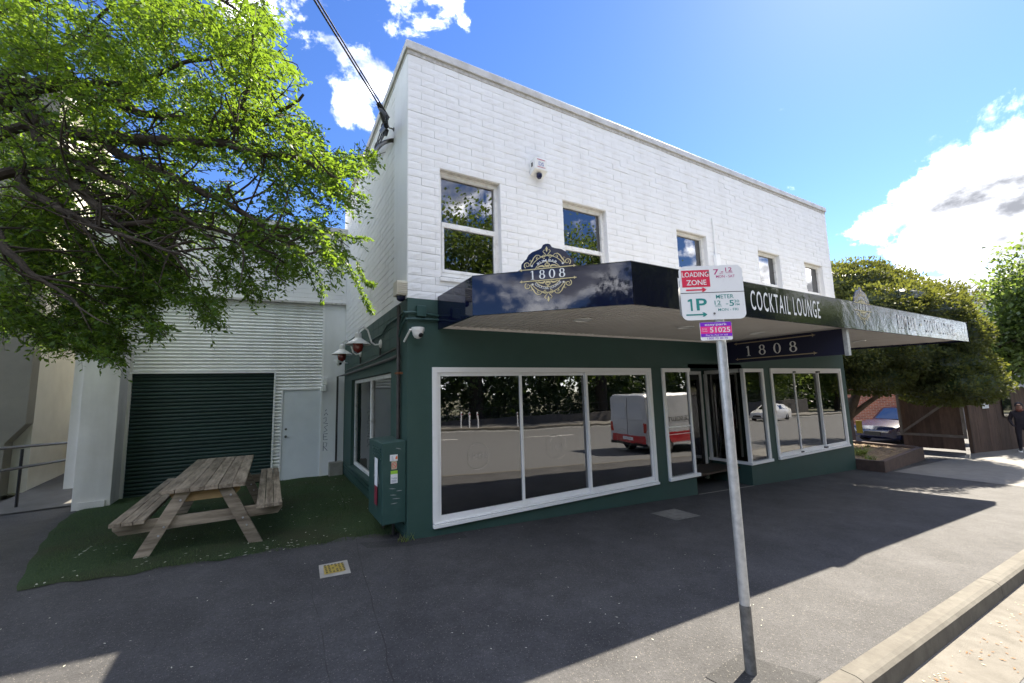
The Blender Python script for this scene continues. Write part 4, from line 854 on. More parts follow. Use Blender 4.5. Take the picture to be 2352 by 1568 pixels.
# neighbour building, alley rails
nb = thing('neighbour_building', 'tall grey beige rendered building beyond the side alley', 'building', (-10, 12, 0))
b = MB(); Z = 9.3
prof = [(-16, -.6), (-6.48, -.6), (-6.48, 1.05), (-6.2, 1.45), (-6.2, Z), (-16, Z)]
b.prism([(x, 7.8, z) for x, z in prof], (0, .35, 0)); b.build('front_wall', NEIGH, nb)
b = MB(); b.box(-16, -6.205, 8.151, 22, -.6, Z-.3); b.build('side_wall', NEIGHL, nb)
b = MB(); b.box(-16.1, -6.1, 7.7, 22, Z, Z+.15); b.build('coping', PILL, nb)
b = MB(); b.tube([(-6.14, 10.9, 9), (-6.14, 10.9, 1.3), (-6.12, 10.7, 1.1), (-6.10, 10.3, 1.0), (-6.10, 10.25, .1)], .06, 10); b.build('downpipe', NEIGHL, nb, smooth=True)
b = MB(); b.box(-6.204, -5.6, 11.5, 11.8, -.3, 1.35); b.build('alley_step_wall', PILL, nb)
hr = thing('ramp_handrail', 'dark pipe handrail along the alley ramp', 'handrail', (-5.75, 7, 0))
for z in (.95, .55):
    b = MB(); b.tube([(-5.75, 3.2, z+.28), (-5.75, 5, z+.18), (-5.75, 11, z-.15)], .03, 8); b.build('rail', BLACKP, hr, smooth=True)
for y in (4.0, 6.5, 9.0): b = MB(); b.tube([(-5.75, y, -.2), (-5.75, y, 1.0+(6.5-y)*.055)], .025, 8); b.build('post', BLACKP, hr, smooth=True)
sheet('alley_ramp', -6.2, -4.70, 6.0, 14, .02, mat('old_concrete', (.12, .118, .11), .9, (.09, .088, .08), 3, 8), .5, .5, fz=lambda x, y: G(x, y)+min(max((y-6)/6, 0), 1)*.25, **S)

# ------------------------------------------------------------------ picnic table
pt = thing('picnic_table', 'weathered timber picnic table with attached benches on the lawn', 'table', (-2.2, 2.1, .05))
def gz(y): return G(-2.2, y)
ZTAB = .835; xa, xb = -2.63, -1.80; nb_ = 6; bw = (xb-xa)/nb_
for k in range(nb_):
    a = xa+bw*k; y0_ = .74+random.uniform(-.01, .01); y1_ = 3.60+random.uniform(-.015, .015)
    if k == 0: part('table_plank', pt, WOOD, (a+.003, a+bw-.003, y0_, 2.70, ZTAB-.045, ZTAB-.002), bevel=.004); part('table_plank', pt, WOOD, (a+.003, a+bw-.003, 2.706, y1_, ZTAB-.045, ZTAB), bevel=.004); continue
    part('table_plank', pt, WOOD, (a+.003, a+bw-.003, y0_, y1_, ZTAB-.045+random.uniform(-.002, .002), ZTAB+random.uniform(-.002, .002)), bevel=.004)
for sx, (p, q) in (('l', (-3.02, -2.72)), ('r', (-1.68, -1.40))):
    nbp = 3; wq = (q-p)/nbp
    for k in range(nbp):
        a = p+wq*k
        if sx == 'r': part('bench_plank', pt, WOOD, (a+.003, a+wq-.003, .62, 2.55, .52, .562), bevel=.004); part('bench_plank', pt, WOOD, (a+.003, a+wq-.003, 2.558, 3.62, .52, .562), bevel=.004)
        else: part('bench_plank', pt, WOOD, (a+.003, a+wq-.003, .66, 3.62, .52, .562), bevel=.004)
for yy in (.80, 3.28):
    f = yy < 2; xm = (xa+xb)/2; z0 = gz(yy)
    for s in (-1, 1):          # legs: flat boards splayed outwards
        xt, xbm = xm+s*.20, xm+s*.56; wv = .145; b = MB()
        b.add([(xt-wv/2*1.0, yy, ZTAB-.046), (xt+wv/2, yy, ZTAB-.046), (xbm+wv/2, yy, G(xbm, yy)-.005), (xbm-wv/2, yy, G(xbm, yy)-.005)] + [(xt-wv/2, yy+.045, ZTAB-.046), (xt+wv/2, yy+.045, ZTAB-.046), (xbm+wv/2, yy+.045, G(xbm, yy)-.005), (xbm-wv/2, yy+.045, G(xbm, yy)-.005)],
              [(0,1,2,3),(7,6,5,4),(0,4,5,1),(1,5,6,2),(2,6,7,3),(3,7,4,0)]); lg = b.build('leg', WOODX, pt, bevel=.004)
        for t in (.12, .5, .62): b = MB(); px = xt+(xbm-xt)*t; pz = (ZTAB-.05)+(G(xbm, yy)-ZTAB)*t; b.lathe([(.012, 0), (.010, .006)], (px+.02, yy-.001, pz), (0, -1, 0), 8); b.build('bolt', GALV, lg)
    b = MB(); b.prism([(-2.55, yy+.046, ZTAB-.047), (-1.86, yy+.046, ZTAB-.047), (-1.86, yy+.046, ZTAB-.10), (-1.93, yy+.046, ZTAB-.17), (-2.47, yy+.046, ZTAB-.17), (-2.55, yy+.046, ZTAB-.08)], (0, .045, 0)); b.build('top_bearer', WOODN, pt, bevel=.004)
    b = MB(); b.prism([(-3.03, yy+.046, .518), (-1.39, yy+.046, .518), (-1.39, yy+.046, .45), (-1.44, yy+.046, .385), (-2.97, yy+.046, .385), (-3.03, yy+.046, .45)], (0, .045, 0)); b.build('bench_bearer', WOODX, pt, bevel=.004)

# ------------------------------------------------------------------ parking sign
ps = thing('parking_sign', 'galvanised pole with white loading zone and meter parking sign at the kerb', 'sign', (1.27, -3.66, G(1.27)))
b = MB(); b.tube([(1.27, -3.66, .36), (1.265, -3.66, 2.72)], .033, 20); b.build('pole', GALV, ps, smooth=True)
b = MB(); b.tube([(1.27, -3.66, G(1.27)-.02), (1.27, -3.66, .37)], .036, 20); b.build('pole_sleeve', GALVD, ps, smooth=True)
uu = np.array(RGT); uu[2] = 0; uu /= np.linalg.norm(uu); uu = uu*math.cos(.01)+np.array((0, 0, 1))*math.sin(.01); vv = np.array((0, 0, 1.0))-uu*math.sin(.01); vv /= np.linalg.norm(vv)
nn = np.cross(uu, vv)
def roundrect(w_, h_, r, n=6):
    o = []
    for cx_, cy_, a in ((w_/2-r, h_/2-r, 0), (-w_/2+r, h_/2-r, 90), (-w_/2+r, -h_/2+r, 180), (w_/2-r, -h_/2+r, 270)): o += [(cx_+r*math.cos(R(a+90*i/n)), cy_+r*math.sin(R(a+90*i/n))) for i in range(n+1)]
    return o
dsg = (np.array((1.27, -3.66, 2.5))-CAM)@_f - .045
pc = at(1636, 671, dsg); SW, SH = 142*dsg/F*1.03, 123*dsg/F*1.03; pS = Plane(pc, uu, vv)
def plate(name, pl, w_, h_, r, m, th=.004): b = MB(); b.prism([pl.p(x, y, -th) for x, y in roundrect(w_, h_, r)], pl.n*th); return b.build(name, m, ps)
sp = plate('sign_plate', pS, SW, SH, .045, SIGNW)
def q(m, name, fn, par=None): b = MB(); fn(b); return b.build(name, m, par or sp)
U_ = lambda px: (px-735)/1085*SW; V_ = lambda py: -(py-590)/940*SH        # drawing units of the close-up
q(SIGNR, 'red_panel', lambda b: rect2(b, pS, U_(232), U_(712), V_(490), V_(195), .0015))
q(LETTER, 'panel_text', lambda b: (text_mb('LOADING', pS, U_(468), V_(270), .036, U_(705)-U_(250), .0028, .012, b), text_mb('ZONE', pS, U_(478), V_(410), .038, U_(655)-U_(312), .0028, .012, b)))
def arrow(b, x0, x1, y): rect2(b, pS, U_(x0), U_(x1-60), V_(y+12), V_(y-12), .0015); poly2(b, pS, [(U_(x1-85), V_(y+36)), (U_(x1-50), V_(y+36)), (U_(x1), V_(y)), (U_(x1-50), V_(y-36)), (U_(x1-85), V_(y-36)), (U_(x1-60), V_(y))], .0018)
q(SIGNR, 'red_arrow', lambda b: arrow(b, 290, 640, 540)); q(SIGNG, 'green_arrow', lambda b: arrow(b, 258, 615, 968))
RT = mat('sign_magenta', (.50, .04, .20), .4)
q(RT, 'red_text', lambda b: (text_mb('7', pS, U_(830), V_(235), .040, U_(875)-U_(785), .0015, .01, b), text_mb('AM', pS, U_(915), V_(265), .009, U_(945)-U_(885), .0015, 0, b), rect2(b, pS, U_(915), U_(955), V_(246), V_(234), .0015),
    text_mb('12', pS, U_(1050), V_(200), .030, U_(1105)-U_(990), .0015, .004, b), text_mb('NOON', pS, U_(1055), V_(252), .011, U_(1112)-U_(1000), .0015, 0, b), text_mb('MON - SAT', pS, U_(985), V_(318), .019, U_(1145)-U_(825), .0015, .002, b)))
q(SIGNB, 'divider', lambda b: rect2(b, pS, -SW/2, SW/2, V_(596), V_(586), .0012))
q(SIGNG, 'green_text', lambda b: ((rect2(b, pS, U_(343), U_(377), V_(900), V_(695), .0015), poly2(b, pS, [(U_(345), V_(695)), (U_(300), V_(715)), (U_(300), V_(742)), (U_(345), V_(735))], .0016)), text_mb('P', pS, U_(535), V_(790), .086, U_(622)-U_(440), .0015, .015, b), text_mb('METER', pS, U_(938), V_(668), .030, U_(1088)-U_(788), .0015, .004, b),
    text_mb('12', pS, U_(808), V_(772), .030, U_(860)-U_(755), .0015, .004, b), text_mb('NOON', pS, U_(815), V_(830), .011, U_(868)-U_(762), .0015, 0, b), rect2(b, pS, U_(945), U_(985), V_(806), V_(796), .0015), text_mb('5', pS, U_(1045), V_(785), .043, U_(1085)-U_(1005), .0015, .012, b),
    text_mb('30', pS, U_(1132), V_(757), .020, U_(1175)-U_(1090), .0015, .002, b), text_mb('PM', pS, U_(1142), V_(815), .014, U_(1175)-U_(1108), .0015, .002, b), text_mb('MON - FRI', pS, U_(975), V_(895), .019, U_(1145)-U_(805), .0015, .002, b)))
for px_, py_ in ((690, 243), (735, 957)): b = MB(); b.lathe([(.008, 0), (.007, .005), (.003, .006)], pS.p(U_(px_), V_(py_), .001), pS.n, 10); b.build('bolt', GALVD, sp, smooth=True)
dse = (np.array((1.27, -3.66, 2.22))-CAM)@_f - .050; pe = at(1645, 760, dse); EW, EH = 71*dse/F*1.03, 41*dse/F*1.03; pE = Plane(pe, uu, vv); ep = plate('meter_code_plate', pE, EW, EH, .012, SIGNW)
q(PURPLE, 'purple_band', lambda b: (rect2(b, pE, -EW/2+.002, EW/2-.002, EH*.27, EH*.49, .0015), rect2(b, pE, -EW/2+.002, EW/2-.002, -EH*.30, -EH*.13, .0015)), ep)
q(PINK, 'pink_band', lambda b: rect2(b, pE, -EW/2+.002, EW/2-.002, -EH*.13, EH*.27, .0016), ep)
q(LETTER, 'plate_text', lambda b: (text_mb('easy:park', pE, .0, EH*.375, EH*.13, EW*.70, .003, .012, b), text_mb('51025', pE, EW*.12, EH*.07, EH*.27, EW*.64, .003, .012, b), text_mb('Area', pE, -EW*.37, EH*.14, EH*.075, EW*.16, .003, .004, b), text_mb('Code', pE, -EW*.37, EH*.02, EH*.075, EW*.18, .003, .004, b), text_mb('Pay by App or call', pE, 0, -EH*.21, EH*.085, EW*.68, .003, .004, b)), ep)
q(PURPLE, 'phone_text', lambda b: text_mb('1300 73 40 70', pE, 0.005, -EH*.39, EH*.11, EW*.64, .0018, 0.0, b), ep)
pb = at(1562, 690, dsg+.03); plate('rear_plate', Plane(at(1634, 690, dsg+.03), uu, vv), SW*1.02, SH*.55, .02, GALV)

# ------------------------------------------------------------------ covers in the footpath
cv = thing('yellow_pit_cover', 'square pit cover with yellow studded plate in a concrete surround', 'pit cover', (-.93, -.55, G(-.93)))
gpoly('surround', [(-1.08, -.73), (-.79, -.73), (-.77, -.34), (-1.06, -.36)], .006, PALE, cv); gpoly('plate', [(-1.035, -.66), (-.835, -.65), (-.82, -.41), (-1.02, -.42)], .011, YELL, cv)
b = MB()
for i in range(6):
    for j in range(5):
        if 1 < i < 4 and 0 < j < 4 and (i+j) % 2: continue
        x = -1.015+.034*i; y = -.635+.048*j; b.box(x, x+.018, y, y+.022, G(x)+.0115, G(x)+.016)
b.build('studs', mat('yellow_worn', (.12, .10, .05), .8), cv, kind='stuff')
cv2 = thing('grey_pit_cover', 'plain pale concrete pit cover near the shop window', 'pit cover', (4.1, -.8, G(4.1)))
gpoly('lid', [(3.87, -.99), (4.38, -1.0), (4.37, -.56), (3.84, -.58)], .007, mat('grey_lid', (.20, .195, .18), .9, (.14, .135, .12), 12, 6), cv2); gpoly('rim', [(3.84, -1.02), (4.41, -1.03), (4.40, -.53), (3.81, -.55)], .004, GALVD, cv2)

WORN = asphalt('asphalt_trench', (.047, .046, .048), .7)
b = MB(); b.grid(12, 1, lambda i, j: (.78+4.8*i/12, -.30+.04*math.sin(i*2.1)+(.275-.04*math.sin(i*2.1))*j, G(.78+4.8*i/12)+.0038)); b.build('footpath_patch', WORN, **S)
# leaf litter
def litter(name, n, fn, m, size, label=None, cat=None):
    V = []
    for i in range(n):
        x, y = fn(); s = random.uniform(*size); a = random.uniform(0, 6.28); t = random.uniform(-.3, .3); z = G(x, y)+(zoff if False else 0)
        c_, s_ = math.cos(a), math.sin(a); z = zfun(x, y)
        for (u, v) in ((-1, 0), (-.2, -.38), (1, 0), (.1, .4)): V.append((x+s*(u*c_-v*s_), y+s*(u*s_+v*c_), z+s*(.12+abs(u)*t*.6)))
    o = raw_mesh(name, V, 4, m); o['kind'] = 'stuff'; o['label'] = label; o['category'] = 'leaves'; return o
zfun = lambda x, y: G(x, y)+.03
PC_ = [(random.uniform(-4.0, -.2), random.choice((.35, .5, .6, 1.5, 2.6, 4.8))) for _ in range(16)]
def petal():
    if random.random() < .35: return (random.uniform(-3.4, -.1), random.uniform(.3, 5.3))
    c = random.choice(PC_); return (max(min(random.gauss(c[0], .35), -.05), -3.4), max(random.gauss(c[1], .14), .27))
litter('fallen_petals', 230, petal, mat('dry_petal', (.50, .50, .40), .8), (.007, .026), 'pale fallen leaves scattered over the lawn')
zfun = lambda x, y: G(x, y)+.004
litter('path_leaves', 150, lambda: (random.uniform(-3.4, 3.2), random.uniform(-3.6, .3)), MATS['dry_petal'], (.006, .014), 'pale specks of leaf on the dark footpath')
zfun = lambda x, y: G(x, y)-.131
def gut():
    c_ = random.choice((1.75, 2.35, 2.6, 3.3, 4.2, 5.5)); return (random.gauss(c_, .16), -4.2-abs(random.gauss(0, .09)))
litter('gutter_leaves', 110, gut, mat('brown_leaf', (.22, .10, .035), .85), (.008, .022), 'brown dry leaves gathered in the gutter')
litter('gutter_husks', 100, lambda: (random.uniform(1.2, 9), -4.16-abs(random.gauss(0, .10))), mat('pale_husk', (.55, .47, .28), .8), (.006, .014), 'pale husks along the gutter')
wd_ = MB()
for k in range(26):
    a = random.uniform(0, 6.28); l = random.uniform(.04, .13); p = np.array((random.gauss(-.03, .05), random.gauss(-.03, .03), G(0))); tip = p+np.array((math.cos(a)*l*.5, math.sin(a)*l*.5-.02, l)); sd_ = np.array((.006, .003, 0)); wd_.add([p-sd_, p+sd_, tip], [(0, 1, 2)])
o = wd_.build('weed_tuft', GRASSY); o['label'] = 'small weeds at the foot of the building corner'; o['category'] = 'weeds'

# ------------------------------------------------------------------ vegetation helpers
rng = np.random.default_rng(11)
def unit(v): return v/(np.linalg.norm(v, axis=-1, keepdims=True)+1e-9)
def leaf_quads(base, dirn, nrm, ln, wd):
    """rhombic leaves: base point, direction, normal, length, width -> (n*4,3)"""
    d = unit(dirn); s = unit(np.cross(d, nrm)); ln = ln[:, None]; wd = wd[:, None]; mid = base + d*ln*.45; up = unit(np.cross(s, d))
    return np.stack([base, mid + s*wd*.5 + up*wd*.12, base + d*ln, mid - s*wd*.5 + up*wd*.12], axis=1).reshape(-1, 3)
def in_poly(x, y, poly):
    x = np.asarray(x); y = np.asarray(y); r = np.zeros(x.shape, bool); n = len(poly); j = n-1
    for i in range(n):
        xi, yi = poly[i]; xj, yj = poly[j]
        c = ((yi > y) != (yj > y)) & (x < (xj-xi)*(y-yi)/(yj-yi+1e-9)+xi); r ^= c; j = i
    return r
# ------------------------------------------------------------------ big elm on the left
el = thing('elm_tree', 'large spreading green leafy tree overhanging the lawn', 'tree', (-5.9, .9, G(-5.9, .9)))
TR = np.array((-5.9, .9, G(-5.9, .9)))
b = MB(); b.tube(curve([TR-np.array((0, 0, .2)), TR+np.array((.02, 0, .5)), TR+np.array((.1, .03, 1.8)), TR+np.array((.05, .05, 3.4)), TR+np.array((.15, .1, 4.6)), TR+np.array((.1, .3, 6.5)), TR+np.array((.4, .2, 8.5))]), list(np.linspace(.36, .30, 10))+list(np.linspace(.28, .05, 21)), 12); b.build('trunk', BARK, el, smooth=True)
F1 = TR+np.array((.1, .03, 2.7)); F2 = TR+np.array((.1, .06, 3.6)); F3 = TR+np.array((.15, .1, 4.6)); F4 = TR+np.array((.1, .3, 5.8))
limbs = [
 (F2, [(0,237,5.6),(102,279,5.5),(211,309,5.4),(301,320,5.3),(414,326,5.2),(508,335,5.1),(587,361,5.0),(678,377,5.0),(770,430,4.9)], .105),
 (None, [(245,331,5.4),(301,369,5.3),(377,403,5.2),(433,429,5.1),(508,463,5.0),(565,501,4.9),(640,560,4.8),(700,610,4.8)], .055),
 (F1, [(0,294,5.2),(75,313,5.1),(151,350,5.0),(207,377,4.9),(271,414,4.85),(339,456,4.8),(399,482,4.7),(470,540,4.6)], .06),
 (None, [(102,285,5.45),(145,320,5.2),(181,350,5.0)], .04),
 (F1, [(0,399,4.9),(49,437,4.85),(98,459,4.8),(158,493,4.7),(211,523,4.7),(256,542,4.6),(339,565,4.6),(430,600,4.5)], .06),
 (None, [(124,395,4.9),(188,433,4.85),(226,471,4.8),(271,504,4.8),(297,518,4.8),(358,518,4.8),(433,523,4.9),(527,546,5.0),(620,580,5.0)], .055),
 (F3, [(0,192,6.0),(113,192,6.0),(188,200,5.9),(312,188,5.8),(420,150,5.7),(520,130,5.7)], .07),
 (F3, [(26,170,6.3),(132,131,6.2),(230,60,6.1),(300,-20,6.1)], .06),
 (F2, [(94,211,5.9),(241,237,5.8),(312,260,5.8),(395,275,5.7),(508,297,5.6),(576,309,5.5),(659,264,5.5),(700,235,5.5)], .07),
 (None, [(508,297,5.6),(560,240,5.5),(575,180,5.5),(580,90,5.5)], .035),
 (F1, [(-60,520,4.6),(40,580,4.5),(120,640,4.5),(200,700,4.5)], .06),
 (F4, [(-200,60,6.5),(0,20,6.6),(150,-40,6.6),(350,-60,6.4),(480,-20,6.2),(560,40,6.1)], .07),
 (F3, [(-500,100,5.5),(-700,0,5.2),(-900,60,5.0)], .08), (F2, [(-500,300,4.4),(-700,350,3.8)], .08)]
b = MB(); limb_pts = []
for st_, pts, r0 in limbs:
    P_ = ([st_] if st_ is not None else []) + [at(p[0], p[1], p[2]*.93) for p in pts]; cu = curve(P_, 5); n = len(cu)
    jit = np.cumsum(rng.normal(0, .008, (n, 3)), axis=0); cu = [c+j_ for c, j_ in zip(cu, jit)]
    b.tube(cu, list(1.12*r0*(1-np.linspace(0, 1, n)**.8*.82)), 8); limb_pts += cu[2:]
limb_pts = np.array(limb_pts)
crown = [(-1100,-700),(500,-700),(620,-120),(632,0),(640,50),(600,105),(655,130),(690,170),(690,215),(722,285),(742,325),(762,352),(858,345),(862,370),(815,400),(790,435),(852,448),(830,470),(800,492),(812,535),(850,540),(805,568),(790,600),(765,640),(738,640),(712,600),(690,622),(720,690),(700,640),(640,655),(600,662),(572,690),(548,650),(520,650),(495,740),(478,742),(450,690),(420,680),(385,690),(330,700),(395,750),(330,785),(300,770),(290,800),(250,832),(215,800),(180,805),(150,770),(100,798),(60,738),(0,765),(-300,820),(-800,760),(-1100,300)]
holes = [((470,395),52,30),((330,238),46,20),((300,250),26,12),((250,545),40,20),((165,325),50,24),((285,345),42,22),((205,165),60,14),((480,525),60,16),((560,470),40,22),((640,500),34,20),((130,545),30,14),((225,430),26,14),((420,460),30,12),((600,420),30,14),((690,470),26,30),((180,760),20,16)]
# secondary branches
sec = []
def clampdir(v): return v/np.linalg.norm(v)
idx = rng.choice(len(limb_pts), 330)
for i in idx:
    p = limb_pts[i]; L = rng.uniform(.35, 1.0); d = clampdir(np.array((rng.normal(.6, .6), rng.normal(0, .6), rng.normal(.05, .55))))
    pts = [p, p+d*L*.4+rng.normal(0, .04, 3), p+d*L*.75+np.array((0, 0, -.05))+rng.normal(0, .05, 3), p+d*L+np.array((0, 0, -.16*L))]
    q_ = (pts[-1]-CAM); dep = q_@_f; xx = CX+F*(q_@RGT)/dep; yy = CY-F*(q_@UPV)/dep
    if in_poly(np.array([xx]), np.array([yy]), crown)[0] and dep > 3.4: b.tube(curve(pts, 3), list(np.linspace(.014, .004, 10)), 4, False); sec.append(pts)
b.build('branches', BARK, el, smooth=True)
def elm_twigs(n, region, dens_out=1.0):
    xs_ = rng.uniform(region[0], region[2], n*3); ys_ = rng.uniform(region[1], region[3], n*3); k = in_poly(xs_, ys_, crown)
    nz = np.sin(xs_*.021+ys_*.013)+np.sin(xs_*.045-ys_*.038+1.3)+np.sin(xs_*.011-ys_*.029+4)+.8*np.sin(xs_*.09+ys_*.07)
    keep = k & (rng.uniform(0, 1, n*3) < np.clip(.66+.28*nz, .06, 1))
    for (hc, rx, ry) in holes: keep &= ~((((xs_-hc[0])/rx)**2+((ys_-hc[1])/ry)**2 < 1) & (rng.uniform(0, 1, n*3) < .97))
    xs_, ys_ = xs_[keep][:n], ys_[keep][:n]
    return xs_, ys_
def make_twigs(xs_, ys_, dmin, dmax):
    n = len(xs_); dep = rng.uniform(dmin, dmax, n); base = np.array([at(x, y, d) for x, y, d in zip(xs_, ys_, dep)])
    ok = base[:, 2] > G(-2.5)+2.05; base = base[ok]; xs_, ys_ = xs_[ok], ys_[ok]; n = len(base)
    dr = unit(np.stack([rng.normal(.45, .7, n), rng.normal(-.05, .7, n), rng.normal(-.28, .35, n)], 1)); L = rng.uniform(.18, .42, n)
    K = 15; t = (np.arange(K)+.5)/K
    pos = base[:, None, :] + dr[:, None, :]*(t[None, :, None]-.4)*L[:, None, None]; pos[:, :, 2] -= (t[None, :]**2)*L[:, None]*.30
    side = unit(np.cross(dr, np.array((0, 0, 1.0))+rng.normal(0, .25, (n, 3))))
    sg = np.where(np.arange(K) % 2 == 0, 1.0, -1.0)
    ld = unit(dr[:, None, :]*.55 + side[:, None, :]*sg[None, :, None]*.9 + rng.normal(0, .28, (n, K, 3)) + np.array((0, 0, -.25)))
    nr = unit(np.array((0, 0, 1.0)) + rng.normal(0, .55, (n, K, 3)))
    ln = rng.uniform(.036, .082, (n, K)); keep = rng.uniform(0, 1, (n, K)) < .92
    return leaf_quads(pos[keep], ld[keep], nr[keep], ln[keep], ln[keep]*rng.uniform(.40, .52, keep.sum())), base, dr, L
LV = []; TW = MB()
for reg, n, dm, dx_ in (((0, 0, 880, 840), 5400, 5.0, 7.2), ((0, 0, 880, 840), 1500, 4.3, 5.0), ((0, 430, 400, 840), 1500, 4.5, 5.8), ((-1100, -700, 0, 840), 1500, 3.6, 6.6), ((0, -700, 640, 0), 1100, 4.6, 7.0)):
    xs_, ys_ = elm_twigs(n, reg); q_, base, dr, L = make_twigs(xs_, ys_, dm, dx_); LV.append(q_)
    for i in range(0, len(base), 2 if reg[0] >= 0 and reg[1] >= 0 else 6):
        p = base[i]; d = dr[i]*L[i]; a = p-d*.55; m_ = p+d*.1-np.array((0, 0, .03*L[i])); e_ = p+d*.6-np.array((0, 0, .3*L[i])); TW.tube([a, m_, e_], [.0045, .003, .0015], 3, False)
# hanging sprays at the right hand tips
for (pth, d0) in (([(700,505),(745,560),(790,600),(815,640),(840,690),(856,716)], 4.2), ([(640,560),(690,580),(735,640),(740,695)], 4.3), ([(780,350),(830,360),(862,350)], 4.7), ([(745,430),(800,440),(850,455)], 4.6), ([(760,535),(810,545),(850,548)], 4.5),
                  ([(430,600),(440,660),(470,745)], 4.4), ([(500,590),(520,640),(515,690)], 4.5), ([(560,600),(580,650),(600,690)], 4.6), ([(350,640),(400,690),(430,690)], 4.2), ([(300,700),(350,745),(400,752)], 4.1), ([(150,760),(200,790),(250,835)], 4.1),
                  ([(820,600),(835,640),(860,655)], 4.4), ([(690,600),(735,680)], 4.4)):
    cu = curve([at(x, y, d0) for x, y in pth], 8); TW.tube(cu, list(np.linspace(.006, .0015, len(cu))), 4, False); cu = np.array(cu)
    n = len(cu)*9; ii = rng.integers(0, len(cu)-1, n); f_ = rng.uniform(0, 1, (n, 1)); ps_ = cu[ii]*(1-f_)+cu[ii+1]*f_ + rng.normal(0, .012, (n, 3)); dr = unit(cu[ii+1]-cu[ii])
    ld = unit(dr*.5+rng.normal(0, .7, (n, 3))+np.array((0, 0, -.3))); ln = rng.uniform(.034, .055, n); LV.append(leaf_quads(ps_, ld, unit(rng.normal(0, .6, (n, 3))+np.array((0, 0, 1.0))), ln, ln*.46))
TW.build('twigs', BARK, el)
raw_mesh('crown', np.concatenate(LV), 4, LEAFA, el)

# ------------------------------------------------------------------ clipped cypress on the right
def pads_tree(name, label, loc, pads, m, n_per, size, trunk=None, bark=BARKL, flat=.5, parent=None):
    t = thing(name, label, 'tree', loc); V = []
    for (c_, r) in pads:
        c_ = np.array(c_, float); r = np.array(r, float); n = int(n_per*(r[0]*r[1]+r[0]*r[2]+r[1]*r[2])/3)
        d = unit(rng.normal(0, 1, (n, 3))); ph = 1+.13*np.sin(d[:, 0]*7+c_[0]*3)*np.sin(d[:, 1]*6+c_[1])+.10*np.sin(d[:, 2]*9+d[:, 0]*11)
        rad = ph*rng.uniform(.90, 1.03, n)
        p = c_ + d*r*rad[:, None]; nm = unit(d/r); up = np.array((0, 0, 1.0))
        ld = unit(nm*.8+up*.35+rng.normal(0, .5, (n, 3))); s = rng.uniform(size*.6, size*1.3, n)
        V.append(leaf_quads(p, ld, unit(nm+rng.normal(0, .7, (n, 3))), s, s*.55))
    raw_mesh('crown', np.concatenate(V), 4, m, t)
    b = MB()
    for (c_, r) in pads:
        b.grid(12, 8, lambda i, j: (c_[0]+r[0]*.86*math.cos(2*math.pi*i/12)*math.sin(math.pi*(j+.02)/8.04), c_[1]+r[1]*.86*math.sin(2*math.pi*i/12)*math.sin(math.pi*(j+.02)/8.04), c_[2]+r[2]*.84*math.cos(math.pi*(j+.02)/8.04)))
    b.build('dark_core', LEAFE, t)  # opaque dark shells added inside the pads; inner shade is in their colour
    if trunk:
        b = MB()
        for pts, rr in trunk: cu = curve(pts, 4); b.tube(cu, list(np.linspace(rr[0], rr[1], len(cu))), 9)
        b.build('trunk', bark, t, smooth=True)
    return t
TZ = G(16.5)
pads_tree('cypress_tree', 'broad clipped cypress with layered rounded pads beyond the building', (16.4, 1.9, TZ),
  [((17.0, 3.0, 5.35), (2.6, 3.0, .95)), ((16.8, 1.2, 5.15), (2.2, 1.7, .85)), ((16.2, .35, 4.35), (1.9, 1.7, .75)), ((17.2, -.5, 3.95), (1.6, 1.2, .8)), ((17.8, -1.1, 3.3), (1.4, .8, .75)), ((16.2, 1.8, 3.7), (2.2, 2.4, .9)),
   ((15.6, .9, 2.95), (1.9, 1.6, .85)), ((17.0, .2, 2.7), (2.0, 1.5, .8)), ((17.8, -1.0, 2.25), (1.5, .9, .75)), ((17.6, -1.35, 1.65), (1.3, .75, .6)), ((16.4, .7, 1.95), (1.6, 1.2, .55)), ((18.3, -.6, 1.5), (1.6, 1.1, .5)), ((15.0, 2.6, 3.0), (1.6, 1.8, 1.2)), ((17.5, 4.5, 4.2), (2.4, 2.5, 1.4)), ((19.2, .6, 4.5), (1.7, 1.9, 1.0)), ((16.0, 2.4, 4.4), (2.0, 2.0, .9))],
  LEAFC, 4800, .105, [([(16.3, 1.75, TZ), (16.25, 1.72, TZ+.8), (16.5, 1.4, TZ+1.7), (16.8, 1.1, TZ+3.0), (17, 1.2, TZ+4.6)], (.20, .08)), ([(16.25, 1.72, TZ+.7), (16.0, 1.9, TZ+1.6), (15.9, 2.2, TZ+3.2)], (.13, .05)), ([(16.4, 1.6, TZ+1.2), (16.9, .8, TZ+2.0), (17.6, -.3, TZ+2.9)], (.10, .04)), ([(16.5, 1.5, TZ+1.5), (17.1, 2.2, TZ+2.8), (17.3, 3.4, TZ+4.4)], (.10, .04))])
